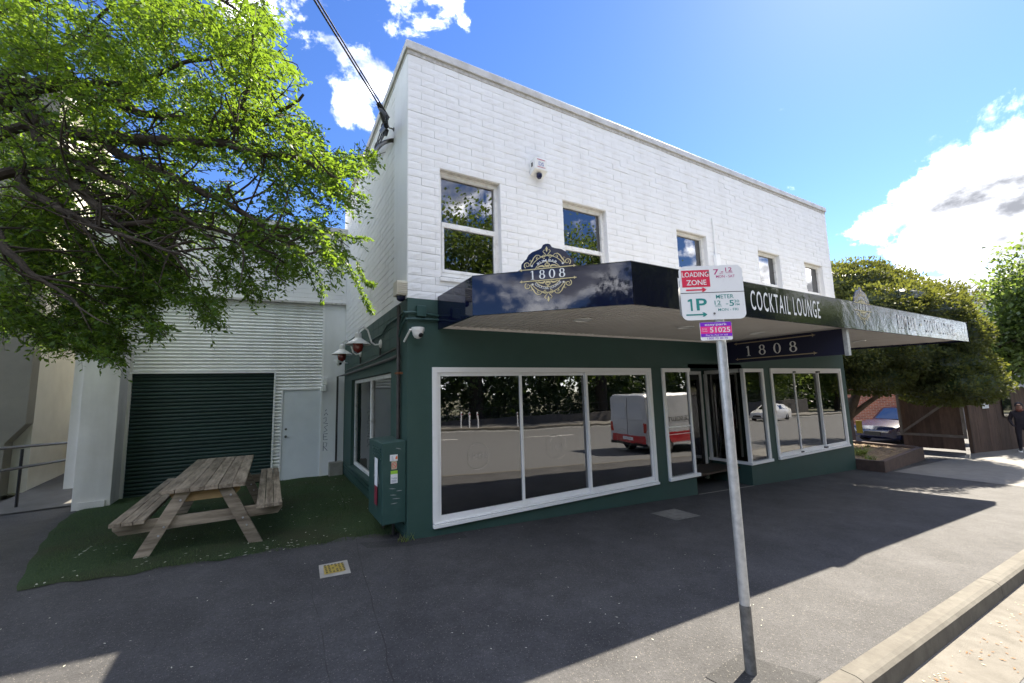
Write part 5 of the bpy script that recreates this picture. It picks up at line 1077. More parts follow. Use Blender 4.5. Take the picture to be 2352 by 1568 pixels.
def leafy_tree(name, label, loc, H_, crown_c, crown_r, n, size, m, cat='tree', bark=BARK, seed=1, group=None, fork=.35, hollow=.55):
    t = thing(name, label, cat, loc, group); rg = np.random.default_rng(seed); L0 = np.array(loc, float); crown_c = np.array(crown_c, float); crown_r = np.array(crown_r, float)
    b = MB(); fk = L0+np.array((rg.normal(0, .1), rg.normal(0, .1), H_*fork)); b.tube(curve([L0-np.array((0, 0, .1)), L0+(fk-L0)*.5+rg.normal(0, .04, 3), fk], 4), list(np.linspace(H_*.032, H_*.024, 9)), 9)
    tips = []
    for i in range(9):
        d = unit(rg.normal(0, 1, 3)); d[2] = abs(d[2])*.8; e_ = crown_c+d*crown_r*rg.uniform(.55, .9); mid = (fk+e_)/2+rg.normal(0, .25, 3); cu = curve([fk-np.array((0, 0, .2)), mid, e_], 5); b.tube(cu, list(np.linspace(H_*.014, H_*.003, len(cu))), 6); tips += cu[3:]
        for k in range(5):
            p = cu[rg.integers(3, len(cu))]; q_ = p+rg.normal(0, 1, 3)*crown_r*.28; b.tube([p, (p+q_)/2+rg.normal(0, .1, 3), q_], [H_*.0035, H_*.0025, H_*.001], 4, False); tips += [q_, (p+q_)/2]
    b.build('trunk', bark, t, smooth=True)
    tips = np.array(tips); nc = 150; cl = np.concatenate([tips, crown_c+unit(rg.normal(0, 1, (nc, 3)))*crown_r*rg.uniform(hollow, 1.0, (nc, 1))])
    cs = cl[rg.integers(0, len(cl), n)]; p = cs + rg.normal(0, 1, (n, 3))*min(crown_r)*.13
    s = rg.uniform(size*.6, size*1.3, n); raw_mesh('crown', leaf_quads(p, unit(rg.normal(0, 1, (n, 3))+np.array((0, 0, -.3))), unit(rg.normal(0, .7, (n, 3))+np.array((0, 0, 1.0))), s, s*.6), 4, m, t)
    return t
leafy_tree('street_tree', 'bright green leafy tree rising behind the fence at the far end', (25.5, -.2, G(25.5)), 7.2, (26.4, -2.6, 5.0), (2.5, 2.4, 2.6), 26000, .19, LEAFD, seed=5)

# ------------------------------------------------------------------ right end: planter, gate, fence, brick wall, car, people
pl_ = thing('planter_box', 'low brown planter box with mulch at the end of the building', 'planter', (14.8, .6, G(14.8)))
PA = [(12.62, -.62), (16.6, -.30), (17.1, 2.3), (12.62, 2.3)]
z_ = -.30; b = MB()
for i in range(4):
    p, q_ = np.array(PA[i]), np.array(PA[(i+1) % 4]); d = (q_-p)/np.linalg.norm(q_-p); n2 = np.array((-d[1], d[0]))*.12; b = MB()
    b.prism([(*p, -1.0), (*q_, -1.0), (*(q_+n2), -1.0), (*(p+n2), -1.0)], (0, 0, .70)); b.build('edging', mat('brown_block', (.11, .075, .06), .85, (.08, .055, .045), 6, 7), pl_)
b = MB(); b.prism([(12.7, -.5, -.9), (16.5, -.2, -.9), (17, 2.2, -.9), (12.7, 2.2, -.9)], (0, 0, .52)); b.build('soil', MULCH, pl_)
V = []; 
for i in range(1500):
    x, y = rng.uniform(12.8, 16.4), rng.uniform(-.3, 2.1); a = rng.uniform(0, 6.28); s = rng.uniform(.02, .06); z = -.375+rng.uniform(0, .05)+.08*math.exp(-((x-14.8)**2+(y-.9)**2))
    for u_, v_ in ((-1, 0), (0, -.25), (1, 0), (0, .25)): V.append((x+s*(u_*math.cos(a)-v_*math.sin(a)), y+s*(u_*math.sin(a)+v_*math.cos(a)), z+.02*u_*rng.uniform(-1, 1)))
raw_mesh('bark_chips', V, 4, mat('bark_chip', (.45, .33, .19), .9, (.25, .17, .1), 9, 5), pl_, kind='stuff')
for (cx_, cy_, nn_, hh) in ((13.9, .35, 70, .42), (14.3, .9, 60, .38), (15.4, 1.3, 40, .22), (15.9, .9, 40, .18), (13.2, -.1, 30, .25)):
    b = MB()
    for i in range(nn_):
        a = rng.uniform(0, 6.28); l = rng.uniform(.6, 1.2)*hh; o = np.array((cx_+rng.normal(0, .06), cy_+rng.normal(0, .06), -.37)); sd_ = np.array((-math.sin(a), math.cos(a), 0))*.012
        P_ = [o+np.array((math.cos(a)*l*t*.8, math.sin(a)*l*t*.8, l*(1.2*t-.75*t*t))) for t in (0, .35, .7, 1)]
        for k in range(3): w0, w1 = (1-.25*k), (1-.25*(k+1)); b.add([P_[k]-sd_*w0, P_[k]+sd_*w0, P_[k+1]+sd_*w1, P_[k+1]-sd_*w1], [(0, 1, 2, 3)])
    o = b.build('strap_plant', GRASSY); o['label'] = {13.9: 'tallest tuft of strap leaves in the planter, near the shop wall', 14.3: 'second tall strap leaf tuft, behind the tallest one in the planter', 15.4: 'low spreading strap leaf tuft in the mulch near the tree trunk', 15.9: 'smallest low strap leaf tuft at the far side of the mulch', 13.2: 'short tuft tucked against the building end in the planter'}[cx_]; o['category'] = 'plant'; o['group'] = 'strap plants in the planter'
yb = part('yellow_board', None, mat('yellow_sign', (.30, .24, .02), .7), (17.3, 17.33, 1.50, 1.68, -.05, .40)); yb['label'] = 'yellow board leaning behind the tree trunk'; yb['category'] = 'board'
# gate and fence: dark vertical palings, grey rails
def palings(parent, p, q_, z0, z1, wd=.14, m=FENCEW, name='paling'):
    p = np.array(p, float); q_ = np.array(q_, float); Ln = np.linalg.norm(q_-p); d = (q_-p)/Ln; n2 = np.array((-d[1], d[0])); n = int(Ln/wd); mm = None
    for i in range(n):
        a = p+d*i*wd; 
        if mm is None:
            bb = MB(); bb.obox((0, 0, 0), (*(d*(wd-.004)), 0), (*(n2*.02), 0), (0, 0, z1-z0)); o = bb.build(name, m); mm = o.data
        else: o = link(name, mm)
        o.parent = parent; o.location = np.array((a[0]+n2[0]*rng.uniform(-.004, .004), a[1]+n2[1]*rng.uniform(-.004, .004), z0+rng.uniform(-.01, .01)))-W(parent)
gt = thing('timber_gate', 'dark timber paling gate with pale diagonal brace', 'gate', (20, .4, G(20)))
palings(gt, (20.03, 1.22), (20.0, -.55), G(20)+.08, 1.36)
for z in (1.24, -.28): b = MB(); b.obox((19.93, 1.22, z), (0, -1.76, 0), (.06, 0, 0), (0, 0, .09)); b.build('rail', RAILW, gt)
b = MB(); b.obox((19.90, 1.16, -.20), (0, -1.62, 1.40), (.05, 0, 0), (0, 0, .10)); b.build('brace', RAILW, gt)
for y in (1.22, -.52): b = MB(); b.obox((19.92, y-.04, -.3), (0, .08, 0), (.07, 0, 0), (0, 0, 1.62)); b.build('stile', RAILW, gt)
fe = thing('paling_fence', 'dark timber paling fence beside the gate with notices', 'fence', (22, -.9, G(22)))
palings(fe, (20.1, -.62), (26.5, -1.55), G(21)-.05, 1.40, .15)
b = MB(); b.box(20.02, 20.14, -.66, -.56, G(20)-.05, 1.6); b.build('post', FENCEW, fe)
for nm, (a, c_), zz_, hh in (('white_notice', (1.0, 1.45), .72, .62), ('poster_frame', (2.5, 3.2), .35, .95)):
    p = np.array((20.1, -.62)); d = np.array((6.4, -.93)); d /= np.linalg.norm(d); n2 = np.array((d[1], -d[0]))*.05
    b = MB(); A_ = p+d*a+n2; b.obox((*A_, zz_), (*(d*(c_-a)), 0), (*(-n2*.3), 0), (0, 0, hh)); o = b.build(nm, PAPER if nm[0] == 'w' else CARGL); o['label'] = 'white paper notice fixed to the dark fence' if nm[0] == 'w' else 'glazed poster case fixed to the dark fence'; o['category'] = 'notice'
f2 = thing('side_paling', 'dark fence panel between the building and the driveway', 'fence', (17.9, 2.2, G(18)))
palings(f2, (17.6, 1.85), (18.3, 3.0), G(18)-.05, 1.25, .14)
br = thing('brick_building', 'red brick wall of a house at the end of the driveway', 'building', (27, 5, G(27)))
b = MB(); b.box(26.0, 26.3, 1.2, 9, -1.4, 3.4); b.build('wall', BRICK, br); b = MB(); b.prism([(25.6, 1.0, 3.4), (30, 1.0, 5.2), (30, 9.2, 5.2), (25.6, 9.2, 3.4)], (0, 0, .12)); b.build('roof', COPE, br)
for z in (2.0, 1.1): part('vent', br, BLACKP, (25.98, 26.001, 1.9, 2.15, z, z+.1))
gbld = thing('grey_building', 'pale grey two storey building far down the street', 'building', (48, -3, G(48)))
part('wall', gbld, mat('grey_render', (.34, .34, .35), .85, (.29, .29, .30), 1, 6), (44, 56, -3.9, 6, G(44)-.3, 8.0)); part('parapet', gbld, PILL, (43.9, 56.1, -4.0, 6, 8.0, 8.3)); part('window', gbld, CARGL, (43.97, 44.01, -3.0, -2.4, 3.2, 3.6)); part('window', gbld, CARGL, (43.97, 44.01, -1.6, -1.0, 3.2, 3.6)); part('shopfront', gbld, WPAINT, (43.9, 44.0, -3.8, 0, .9, 1.7))

# ------------------------------------------------------------------ vehicles
def car(label, loc, yaw, paint, L, prof, wid, name='parked_car', wheel=.33, rails=False, group=None):
    """prof: stations (x, z_low, z_belt, z_roof, half_low, half_belt, half_roof) from nose to tail"""
    t = thing(name, label, 'car', loc, group); t.rotation_euler = (0, 0, yaw)
    def loc_build(b, nm, m, par=None, **k):
        me = bpy.data.meshes.new(nm); me.from_pydata(b.v, [], b.f); me.update(); bmm = bmesh.new(); bmm.from_mesh(me); bmesh.ops.recalc_face_normals(bmm, faces=bmm.faces); bmm.to_mesh(me); bmm.free(); me.materials.append(m)
        me.polygons.foreach_set('use_smooth', [True]*len(me.polygons)); me.set_sharp_from_angle(angle=R(35)); return link(nm, me, par or t, **k)
    V = []; n = len(prof)
    for (x, zl, zb, zr, hl, hb, hr_) in prof:
        zm = (zl+zb)/2; V += [(x, -hl, zl), (x, -hb, zm), (x, -hb*.99, zb), (x, -hr_, zr), (x, 0, zr+.025), (x, hr_, zr), (x, hb*.99, zb), (x, hb, zm), (x, hl, zl)]
    k = 9; Fc = [(i*k+j, i*k+j+1, (i+1)*k+j+1, (i+1)*k+j) for i in range(n-1) for j in range(k-1)] + [(i*k, (i+1)*k, (i+1)*k+8, i*k+8) for i in range(n-1)] + [tuple(range(k)), tuple(range((n-1)*k, n*k))]
    bd = loc_build(MB().add(V, Fc), 'body', paint)
    # side glass between stations that have a real greenhouse
    ids = [i for i in range(n) if prof[i][3]-prof[i][2] > .12]
    def P_(i, s, f): x, zl, zb, zr, hl, hb, hr_ = prof[i]; return np.array((x, s*((hb*.99)*(1-f)+hr_*f), zb*(1-f)+zr*f))
    for s in (-1, 1):
        for a, c_ in zip(ids[:-1], ids[1:]):
            q4 = [P_(a, s, .10), P_(c_, s, .10), P_(c_, s, .86), P_(a, s, .86)]; cc = np.mean(q4, axis=0); q4 = [cc+(p-cc)*.93+np.array((0, s*.006, 0)) for p in q4]; loc_build(MB().add(q4, [(0, 1, 2, 3)]), 'side_window', CARGL)
    for a, nm, sg in ((ids[0]-1, 'windscreen', -1), (ids[-1], 'rear_window', 1)):
        c_ = a+1
        if c_ >= n: continue
        lo, hi = (a, c_) if nm == 'windscreen' else (c_, a)
        A_ = [np.array((prof[lo][0], s*prof[lo][6]*.92, prof[lo][3]+.012)) for s in (-1, 1)]; B_ = [np.array((prof[hi][0], s*prof[hi][6]*.90, prof[hi][3]+.012)) for s in (1, -1)]; q4 = A_+B_; cc = np.mean(q4, axis=0)
        nrm = np.cross(q4[1]-q4[0], q4[2]-q4[0]); nrm /= np.linalg.norm(nrm); nrm *= np.sign(nrm[2]+1e-6); q4 = [cc+(p-cc)*.9+nrm*.02 for p in q4]; loc_build(MB().add(q4, [(0, 1, 2, 3)]), nm, CARGL)
    for xw in (prof[0][0]+L*.19, prof[0][0]+L*.79):
        for s in (-1, 1):
            b = MB(); y0 = s*(wid/2-.10); b.lathe([(wheel*.6, -.10), (wheel, -.09), (wheel, .09), (wheel*.62, .10)], (xw, y0, wheel), (0, s, 0), 20); ty = loc_build(b, 'wheel', TYRE)
            b = MB(); b.lathe([(wheel*.62, 0), (wheel*.55, .012), (wheel*.2, .018), (wheel*.1, .03)], (xw, y0+s*.098, wheel), (0, s, 0), 12); loc_build(b, 'rim', RIM, ty)
    x0 = prof[0][0]; zl = prof[1][2]
    for s in (-1, 1):
        b = MB(); b.add([(x0-.01, s*prof[0][5]*.62, zl-.20), (x0-.01+.16, s*prof[0][5]*1.01, zl-.16), (x0+.30, s*prof[1][5]*1.005, zl-.02), (x0+.04, s*prof[0][5]*.62, zl-.07)], [(0, 1, 2, 3)]); loc_build(b, 'headlight', HEADL)
        b = MB(); xe = prof[-1][0]; b.box(xe-.02, xe+.012, s*prof[-1][5]*.68-.10, s*prof[-1][5]*.68+.10, prof[-1][2]-.28, prof[-1][2]-.06); loc_build(b, 'tail_light', TAILL)
        if rails: b = MB(); hr_ = prof[ids[1]][6]*.85; b.tube([(prof[ids[0]][0], s*hr_, prof[ids[0]][3]+.02), (prof[ids[0]][0]+.2, s*hr_, prof[ids[0]][3]+.08), (prof[ids[-1]][0]-.2, s*hr_, prof[ids[-1]][3]+.08), (prof[ids[-1]][0], s*hr_, prof[ids[-1]][3]+.02)], .018, 6); loc_build(b, 'roof_rail', GALVD)
    b = MB(); b.box(x0-.03, x0+.05, -prof[0][5]*.5, prof[0][5]*.5, prof[0][1]+.05, prof[0][1]+.2); loc_build(b, 'grille', BLACKP)
    return t
HATCH = [(0, .30, .55, .56, .55, .62, .50), (.12, .20, .70, .72, .78, .84, .70), (.9, .18, .86, .90, .84, .87, .68), (1.15, .18, .90, .93, .84, .87, .66), (1.85, .18, .92, 1.42, .84, .88, .60), (2.6, .18, .93, 1.47, .84, .88, .60), (3.4, .18, .94, 1.40, .83, .87, .58), (3.95, .2, .94, 1.0, .8, .84, .60), (4.1, .32, .86, .90, .70, .76, .6)]
WAGON = [(0, .35, .66, .68, .6, .70, .55), (.12, .25, .86, .88, .84, .89, .74), (1.05, .24, 1.0, 1.04, .88, .91, .72), (1.25, .24, 1.02, 1.06, .88, .91, .70), (1.9, .24, 1.04, 1.60, .88, .92, .66), (2.8, .24, 1.05, 1.68, .88, .92, .66), (3.7, .24, 1.06, 1.66, .88, .91, .65), (4.45, .26, 1.06, 1.58, .86, .9, .62), (4.6, .4, 1.0, 1.05, .8, .84, .62)]
car('dark blue hatchback parked in the driveway in front of the brick wall', (21.2, 2.6, G(21.2)), R(-12), CARB, 4.1, HATCH, 1.74)
car('silver estate car with roof rails parked across the street', (28.2, -15.9, G(30)-.135), 0.0, CARS, 4.6, WAGON, 1.84, rails=True, wheel=.35)
car('white hatchback parked across the street behind the silver estate', (36.0, -15.9, G(37)-.135), 0.0, CARW, 4.1, HATCH, 1.74)
car('white hatchback parked by the grey building down the street', (38.5, -5.6, G(38)-.135), R(180), CARW, 4.1, HATCH, 1.74)
# van
VX, VY = 10.5, -6.45; VZ = G(12)-.135
vn = thing('delivery_van', 'white delivery van with red lower band parked at the kerb', 'van', (VX, VY, VZ))
def vb(b, nm, m, par=None, **k): return b.build(nm, m, par or vn, **k)
W2 = .97
def vsec(x, zl, zb, zr, hb, hr_): return [(VX+x, VY-hb, VZ+zl), (VX+x, VY-hb, VZ+zb), (VX+x, VY-hr_-.03, VZ+zr-.10), (VX+x, VY-hr_+.08, VZ+zr), (VX+x, VY+hr_-.08, VZ+zr), (VX+x, VY+hr_+.03, VZ+zr-.10), (VX+x, VY+hb, VZ+zb), (VX+x, VY+hb, VZ+zl)]
secs = [vsec(0, .45, 1.05, 2.22, W2-.02, .84), vsec(.06, .36, 1.05, 2.27, W2, .87), (vsec(2.4, .34, 1.08, 2.30, W2, .88)), vsec(3.7, .34, 1.10, 2.26, W2, .87), vsec(4.05, .34, 1.12, 2.10, W2, .84), vsec(4.55, .34, 1.15, 1.50, W2, .84), vsec(4.65, .36, 1.10, 1.24, W2, .86), vsec(5.1, .40, .92, 1.02, W2-.04, .84), vsec(5.2, .45, .75, .86, .82, .74)]
V = [p for s_ in secs for p in s_]; k = 8; n = len(secs); Fc = [(i*k+j, i*k+(j+1) % k, (i+1)*k+(j+1) % k, (i+1)*k+j) for i in range(n-1) for j in range(k)] + [tuple(range(k)), tuple(range((n-1)*k, n*k))]
vb(MB().add(V, Fc), 'body', mat('van_white', (.62, .63, .64), .3, (.52, .53, .54), 1.5, 6, coat=.8), smooth=True)
for s in (-1, 1):
    y = VY+s*(W2+.004); b = MB(); b.box(VX+.15, VX+4.9, min(y, y-s*.006), max(y, y-s*.006), VZ+.42, VZ+.80); vb(b, 'red_band', CARR)
    for xw in (1.0, 4.15):
        b = MB(); b.lathe([(.20, -.11), (.335, -.10), (.335, .10), (.21, .11)], (VX+xw, VY+s*(W2-.10), VZ+.335), (0, s, 0), 20); wl = vb(b, 'wheel', TYRE, smooth=True)
        b = MB(); b.lathe([(.21, 0), (.17, .012), (.05, .02)], (VX+xw, VY+s*(W2+.012), VZ+.335), (0, s, 0), 12); vb(b, 'rim', RIM, wl)
    b = MB(); yy = VY+s*.925; b.add([(VX+3.35, VY+s*(W2-.005), VZ+1.20), (VX+4.42, VY+s*(W2-.005), VZ+1.20), (VX+4.10, VY+s*.885, VZ+1.92), (VX+3.35, VY+s*.905, VZ+1.98)], [(0, 1, 2, 3)]); b.v = [(x, y_+s*.012, z) for x, y_, z in b.v]; vb(b, 'cab_window', CARGL)
    b = MB(); b.box(VX-.015, VX+.03, VY+s*.86-.07, VY+s*.86+.07, VZ+.85, VZ+1.20); vb(b, 'tail_light', TAILL)
    b = MB(); b.box(VX+4.25, VX+4.45, VY+s*1.0-.01, VY+s*1.16+.01, VZ+1.2, VZ+1.45); vb(b, 'mirror', BLACKP, bevel=.02)
b = MB(); b.box(VX-.012, VX+.004, VY-.86, VY+.86, VZ+.46, VZ+.74); vb(b, 'rear_red_band', CARR); b = MB(); b.box(VX-.05, VX+.1, VY-.93, VY+.93, VZ+.36, VZ+.46); vb(b, 'bumper', BLACKP)
b = MB(); b.box(VX-.02, VX-.001, VY-.25, VY+.25, VZ+.56, VZ+.68); vb(b, 'number_plate', PAPER); b = MB(); b.box(VX-.008, VX+.03, VY-.008, VY+.008, VZ+.5, VZ+2.15); vb(b, 'door_seam', BLACKP)
for s in (-1, 1): b = MB(); b.add([(VX-.012, VY+s*.10, VZ+1.32), (VX-.012, VY+s*.80, VZ+1.32), (VX-.006, VY+s*.74, VZ+1.95), (VX-.006, VY+s*.10, VZ+1.95)], [(0, 1, 2, 3)]); vb(b, 'rear_window', mat('van_rear_panel', (.55, .57, .6), .15, coat=1.0))
b = MB(); b.add([(VX+4.08, VY-.74, VZ+2.09), (VX+4.08, VY+.74, VZ+2.09), (VX+4.58, VY+.80, VZ+1.42), (VX+4.58, VY-.80, VZ+1.42)], [(0, 1, 2, 3)]); b.v = [(x+.03, y_, z+.03) for x, y_, z in b.v]; vb(b, 'windscreen', CARGL)
plV = Plane((VX, VY+W2+.006, VZ), (-1, 0, 0), (0, 0, 1)); b = MB(); text_mb('OFFICE SOLUTIONS', plV, -1.75, 1.30, .17, 2.6, .004, .01, b); vb(b, 'lettering', SIGNB)

# ------------------------------------------------------------------ far side of the street (seen in the glass)
for i, (x, hgt, cr, sd_) in enumerate(((-9, 14, (6, 5.5, 5.5), 21), (1.5, 15.5, (5.6, 5.4, 6), 22), (12.5, 19, (6.4, 5.6, 7.4), 23), (25.5, 19.5, (6.5, 6, 7.6), 24), (39, 17, (6.5, 6, 6.6), 25), (54, 14.5, (6, 6, 5.6), 26), (72, 11.5, (5, 5, 4.4), 27))):
    leafy_tree('park_tree', 'spreading park tree across the street, ' + ('opposite the yard', 'opposite the big window', 'opposite the van', 'behind the silver estate', 'behind the white hatchback', 'beyond the white hatchback', 'towards the end of the park', 'last one before the street bends')[i], (x, -24.5, G(x)-.1), hgt, (x+rng.normal(0, .6), -24.0, G(x)+hgt*.58), cr, 24000, .34, LEAFD, seed=sd_, group='park trees across the street', fork=.26)
lwl = part('park_wall', None, mat('dark_stone', (.11, .10, .09), .9, (.07, .065, .06), 5, 7), (-25, 60, -23.0, -22.7, -2.6, -.2)); lwl['label'] = 'low dark stone wall along the park across the street'; lwl['category'] = 'wall'
pk = thing('park_fence', 'thin dark iron fence on the park wall across the street', 'fence', (10, -22.85, 0))
b = MB(); b.box(-25, 60, -22.87, -22.83, .62, .66); b.box(-25, 60, -22.87, -22.83, .0, .03); b.build('rail', BLACKP, pk)
b = MB()
for x in np.arange(-25, 60, .35): b.box(x, x+.02, -22.86, -22.84, -.2, .62)
b.build('pickets', BLACKP, pk, kind='stuff')
hv = []
for x in np.arange(-22, 62, 1.1):
    n = 700; c_ = np.array((x, -25.0+rng.normal(0, .3), G(x)+.9)); d = unit(rng.normal(0, 1, (n, 3))); rr = np.array((1.1, 1.0, rng.uniform(1.8, 3.4))); p = c_+d*rr*rng.uniform(.8, 1.05, (n, 1)); s = rng.uniform(.12, .26, n); hv.append(leaf_quads(p, unit(d+rng.normal(0, .6, (n, 3))), unit(d+rng.normal(0, .6, (n, 3))), s, s*.6))
o = raw_mesh('park_shrubbery', np.concatenate(hv), 4, LEAFE); o['kind'] = 'stuff'; o['label'] = 'dense dark shrubbery along the park across the street'; o['category'] = 'shrubs'
for i, x in enumerate((9.3, 9.9, 10.5, 13.6)):
    t = thing('kerb_post', 'slim white post by the far kerb across the street', 'post', (x, -20.1, G(x)), 'white posts by the far kerb'); b = MB(); b.tube([(x, -20.1, G(x)-.05), (x, -20.1, G(x)+.95)], .05, 8); b.lathe([(.05, 0), (.03, .03)], (x, -20.1, G(x)+.95)); b.build('shaft', LETTER, t, smooth=True); part('reflector', t, SIGNR, (x-.02, x+.02, -20.045, -20.04, G(x)+.75, G(x)+.85))

# ------------------------------------------------------------------ person at the right edge
def person(loc, face, label):
    t = thing('person', label, 'person', loc); t.rotation_euler = (0, 0, face)
    J_ = {'pel': (0, 0, .95, .15, .11), 'belly': (0, 0, 1.10, .15, .11), 'chest': (0, .01, 1.32, .18, .12), 'neck': (0, 0, 1.50, .06, .06), 'head': (0, .02, 1.60, .075, .09), 'crn': (0, .02, 1.70, .07, .085)}
    verts = []; rad = []; ed = []
    def v(p, r): verts.append(p); rad.append(r); return len(verts)-1
    pel = v((0, 0, .95), (.16, .12)); bel = v((0, 0, 1.12), (.16, .12)); ch = v((0, -.01, 1.33), (.19, .13)); nk = v((0, 0, 1.49), (.06, .06)); hd = v((0, .02, 1.58), (.075, .085)); cr = v((0, .015, 1.69), (.078, .092))
    ed += [(pel, bel), (bel, ch), (ch, nk), (nk, hd), (hd, cr)]
    for s in (-1, 1):
        h = v((s*.10, 0, .88), (.095, .10)); kn = v((s*.11, .05*s+.02, .49), (.065, .07)); an = v((s*.12, .10*s-.06, .09), (.045, .05)); to = v((s*.13, .10*s+.10, .045), (.042, .035)); ed += [(pel, h), (h, kn), (kn, an), (an, to)]
        sh = v((s*.19, -.01, 1.40), (.075, .075)); eb = v((s*.27, -.03, 1.13), (.052, .055)); wr = v((s*.22, .16, .97), (.038, .035)); hn = v((s*.19, .23, .94), (.04, .028)); ed += [(ch, sh), (sh, eb), (eb, wr), (wr, hn)]
        for f_ in range(4): k1 = v((s*(.205-.02*f_), .27, .945-.008*f_), (.010, .010)); k2 = v((s*(.20-.02*f_), .305, .925), (.008, .008)); ed += [(hn, k1), (k1, k2)]
        k1 = v((s*.155, .24, .955), (.011, .011)); ed += [(hn, k1)]
    me = bpy.data.meshes.new('body'); me.from_pydata(verts, ed, []); me.materials.append(mat('dark_clothing', (.018, .016, .022), .85, (.03, .024, .03), 9, 5, obj=True)); o = link('body', me, t)
    sk = o.modifiers.new('skin', 'SKIN'); o.modifiers.new('sub', 'SUBSURF').render_levels = 2
    o.modifiers['sub'].levels = 2
    for i, dt in enumerate(me.skin_vertices[0].data): dt.radius = rad[i]; dt.use_root = (i == 0)
    skin_ = mat('skin_tone', (.45, .25, .18), .55)
    def pm(b, nm, m, **k):
        me2 = bpy.data.meshes.new(nm); me2.from_pydata(b.v, [], b.f); me2.update(); me2.materials.append(m); me2.polygons.foreach_set('use_smooth', [True]*len(me2.polygons)); return link(nm, me2, t, **k)
    b = MB(); b.lathe([(.02, -.115), (.06, -.10), (.082, -.03), (.085, .03), (.06, .09), (.02, .11)], (0, .045, 1.63), n=16); b.v = [(x*.92, y*1.05, z) for x, y, z in b.v]; pm(b, 'face', skin_)
    b = MB(); b.lathe([(.02, .0), (.018, -.03), (.008, -.045)], (0, .125, 1.64), n=8); pm(b, 'nose', skin_)
    b = MB(); b.lathe([(.098, -.05), (.105, .0), (.095, .06), (.05, .105), (.01, .115)], (0, .005, 1.68), n=16); pm(b, 'cap', mat('dark_cap', (.02, .02, .025), .8)); b = MB(); b.box(-.07, .07, .09, .19, 1.67, 1.685); pm(b, 'cap_peak', MATS['dark_cap'])
    b = MB(); b.lathe([(.05, -.06), (.10, 0), (.09, .05)], (0, .03, 1.5), n=14); pm(b, 'scarf', mat('rust_scarf', (.20, .08, .06), .9))
    for s in (-1, 1): b = MB(); b.box(s*.13-.05, s*.13+.05, .10*s-.12, .10*s+.17, 0, .05); pm(b, 'shoe', LETTER if s > 0 else BLACKP); b = MB(); b.lathe([(.009, 0), (.006, .006)], (s*.032, .125, 1.655), (0, 1, 0), 8); pm(b, 'eye', BLACKP)
    return t
pp_ = onG(2358, 1038); person((pp_[0], pp_[1], G(pp_[0])), R(100), 'person in dark jacket and cap walking on the footpath by the fence')

# tall wood closing the park and the far end of the street
wv = []
for (x, y, r, h_) in [(x, -36+rng.normal(0, 2), rng.uniform(3.5, 5), rng.uniform(8, 13)) for x in range(-60, 110, 6)] + [(x, y, rng.uniform(4, 6), rng.uniform(8, 13)) for x, y in ((112, -30), (114, -20), (118, -8), (108, -40), (112, 4), (110, 14), (112, 24))]:
    n = 2600; d = unit(rng.normal(0, 1, (n, 3))); p = np.array((x, y, G(x)+h_*.5))+d*np.array((r, r, h_*.55))*rng.uniform(.7, 1.05, (n, 1))*(1+.15*np.sin(d[:, :1]*9+x)); sz = rng.uniform(.4, .9, n)
    wv.append(leaf_quads(p, unit(d+rng.normal(0, .7, (n, 3))), unit(d+rng.normal(0, .7, (n, 3))), sz, sz*.6))
o = raw_mesh('far_wood', np.concatenate(wv), 4, LEAFE); o['kind'] = 'stuff'; o['label'] = 'distant mass of dark trees behind the park and street end'; o['category'] = 'trees'

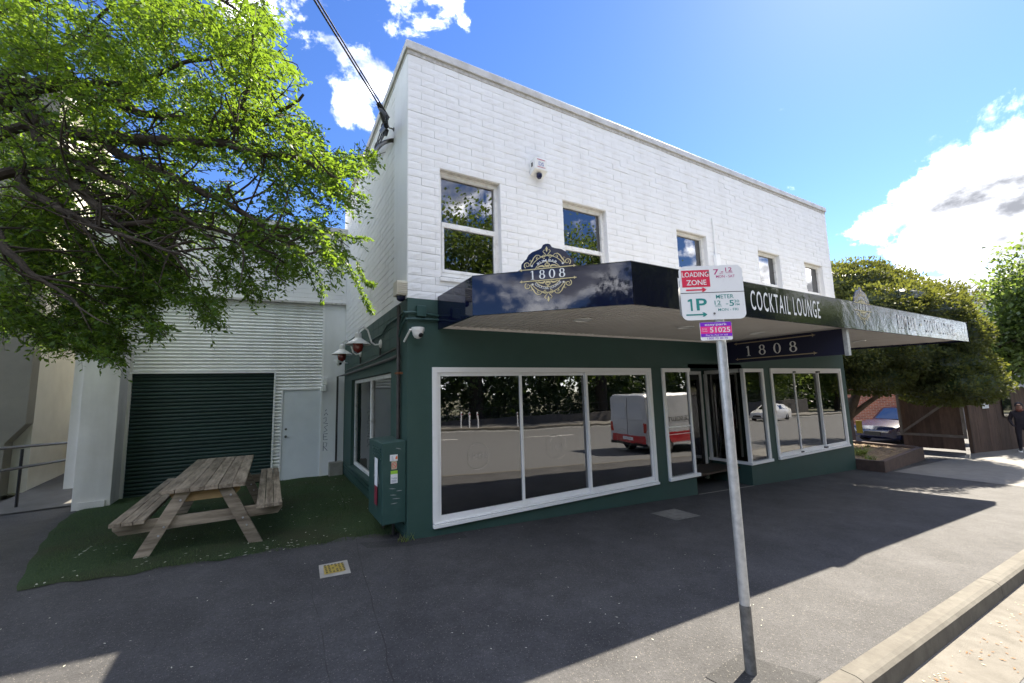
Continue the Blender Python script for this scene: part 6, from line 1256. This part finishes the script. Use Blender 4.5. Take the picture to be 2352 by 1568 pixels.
# grass blades standing in the turf, cracks and chips
nb2 = 46000; gx_ = rng.uniform(-4.62, .0, nb2); gy_ = .28+(rng.uniform(0, 1, nb2)**1.35)*5.6
wear = np.sin(gx_*2.3+gy_*1.1)+np.sin(gx_*.9-gy_*2.7+2)+.6*np.sin(gx_*6+gy_*5); kp = (gx_ > -4.6+1.15*np.clip(1-(gy_-.4)/5.8, 0, 1)**1.5) & (rng.uniform(0, 1, nb2) < np.clip(.62+.28*wear, .1, 1)); gx_, gy_ = gx_[kp], gy_[kp]
gz_ = np.array([G(x, y)+.016 for x, y in zip(gx_, gy_)]); n = len(gx_); a = rng.uniform(0, 6.283, n); hgt_ = rng.uniform(.018, .042, n); B0 = np.stack([gx_, gy_, gz_], 1); sv = np.stack([np.cos(a), np.sin(a), np.zeros(n)], 1)*.0022; tp = B0+np.stack([rng.normal(0, .012, n), rng.normal(0, .012, n), hgt_], 1)
o = raw_mesh('grass_blades', np.stack([B0-sv, B0+sv, tp], 1), 3, leafmat('turf_blade', (.034, .070, .024), (.080, .110, .045), .3, (.12, .2, .04), .6)); o['kind'] = 'stuff'; o['label'] = 'short worn grass on the lawn under the picnic table'; o['category'] = 'grass'
def gcrack(pts, wd, name='footpath_crack'):
    b = MB(); P_ = []
    for i in range(len(pts)-1):
        for k in range(6): t = k/6; P_.append((pts[i][0]*(1-t)+pts[i+1][0]*t+rng.normal(0, .008), pts[i][1]*(1-t)+pts[i+1][1]*t+rng.normal(0, .008)))
    P_.append(pts[-1]); V = []
    for i, p in enumerate(P_):
        q_ = P_[min(i+1, len(P_)-1)]; r_ = P_[max(i-1, 0)]; d = np.array(q_)-np.array(r_); d /= np.linalg.norm(d)+1e-9; w_ = wd*rng.uniform(.3, 1.2)
        for s_ in (-.5, .5): x, y = p[0]-d[1]*w_*s_, p[1]+d[0]*w_*s_; V.append((x, y, G(x, y)+.0045))
    b.add(V, [(2*i, 2*i+1, 2*i+3, 2*i+2) for i in range(len(P_)-1)]); o = b.build(name, mat('crack_dark', (.034, .033, .033), .95)); o['kind'] = 'structure'
gcrack([onG(815, 1240)[:2], onG(850, 1370)[:2], onG(905, 1568)[:2]], .006); gcrack([onG(712, 1340)[:2], onG(735, 1440)[:2], onG(765, 1600)[:2]], .004); gcrack([onG(980, 1260)[:2], onG(1200, 1225)[:2], onG(1500, 1178)[:2]], .004)
zfun = lambda x, y: G(x, y)+.0035
litter('gum_spots', 90, lambda: (random.uniform(-1.5, 7), random.uniform(-3.85, -.2)), mat('gum_spot', (.15, .145, .135), .9), (.008, .016), 'old pale gum spots trodden into the footpath')
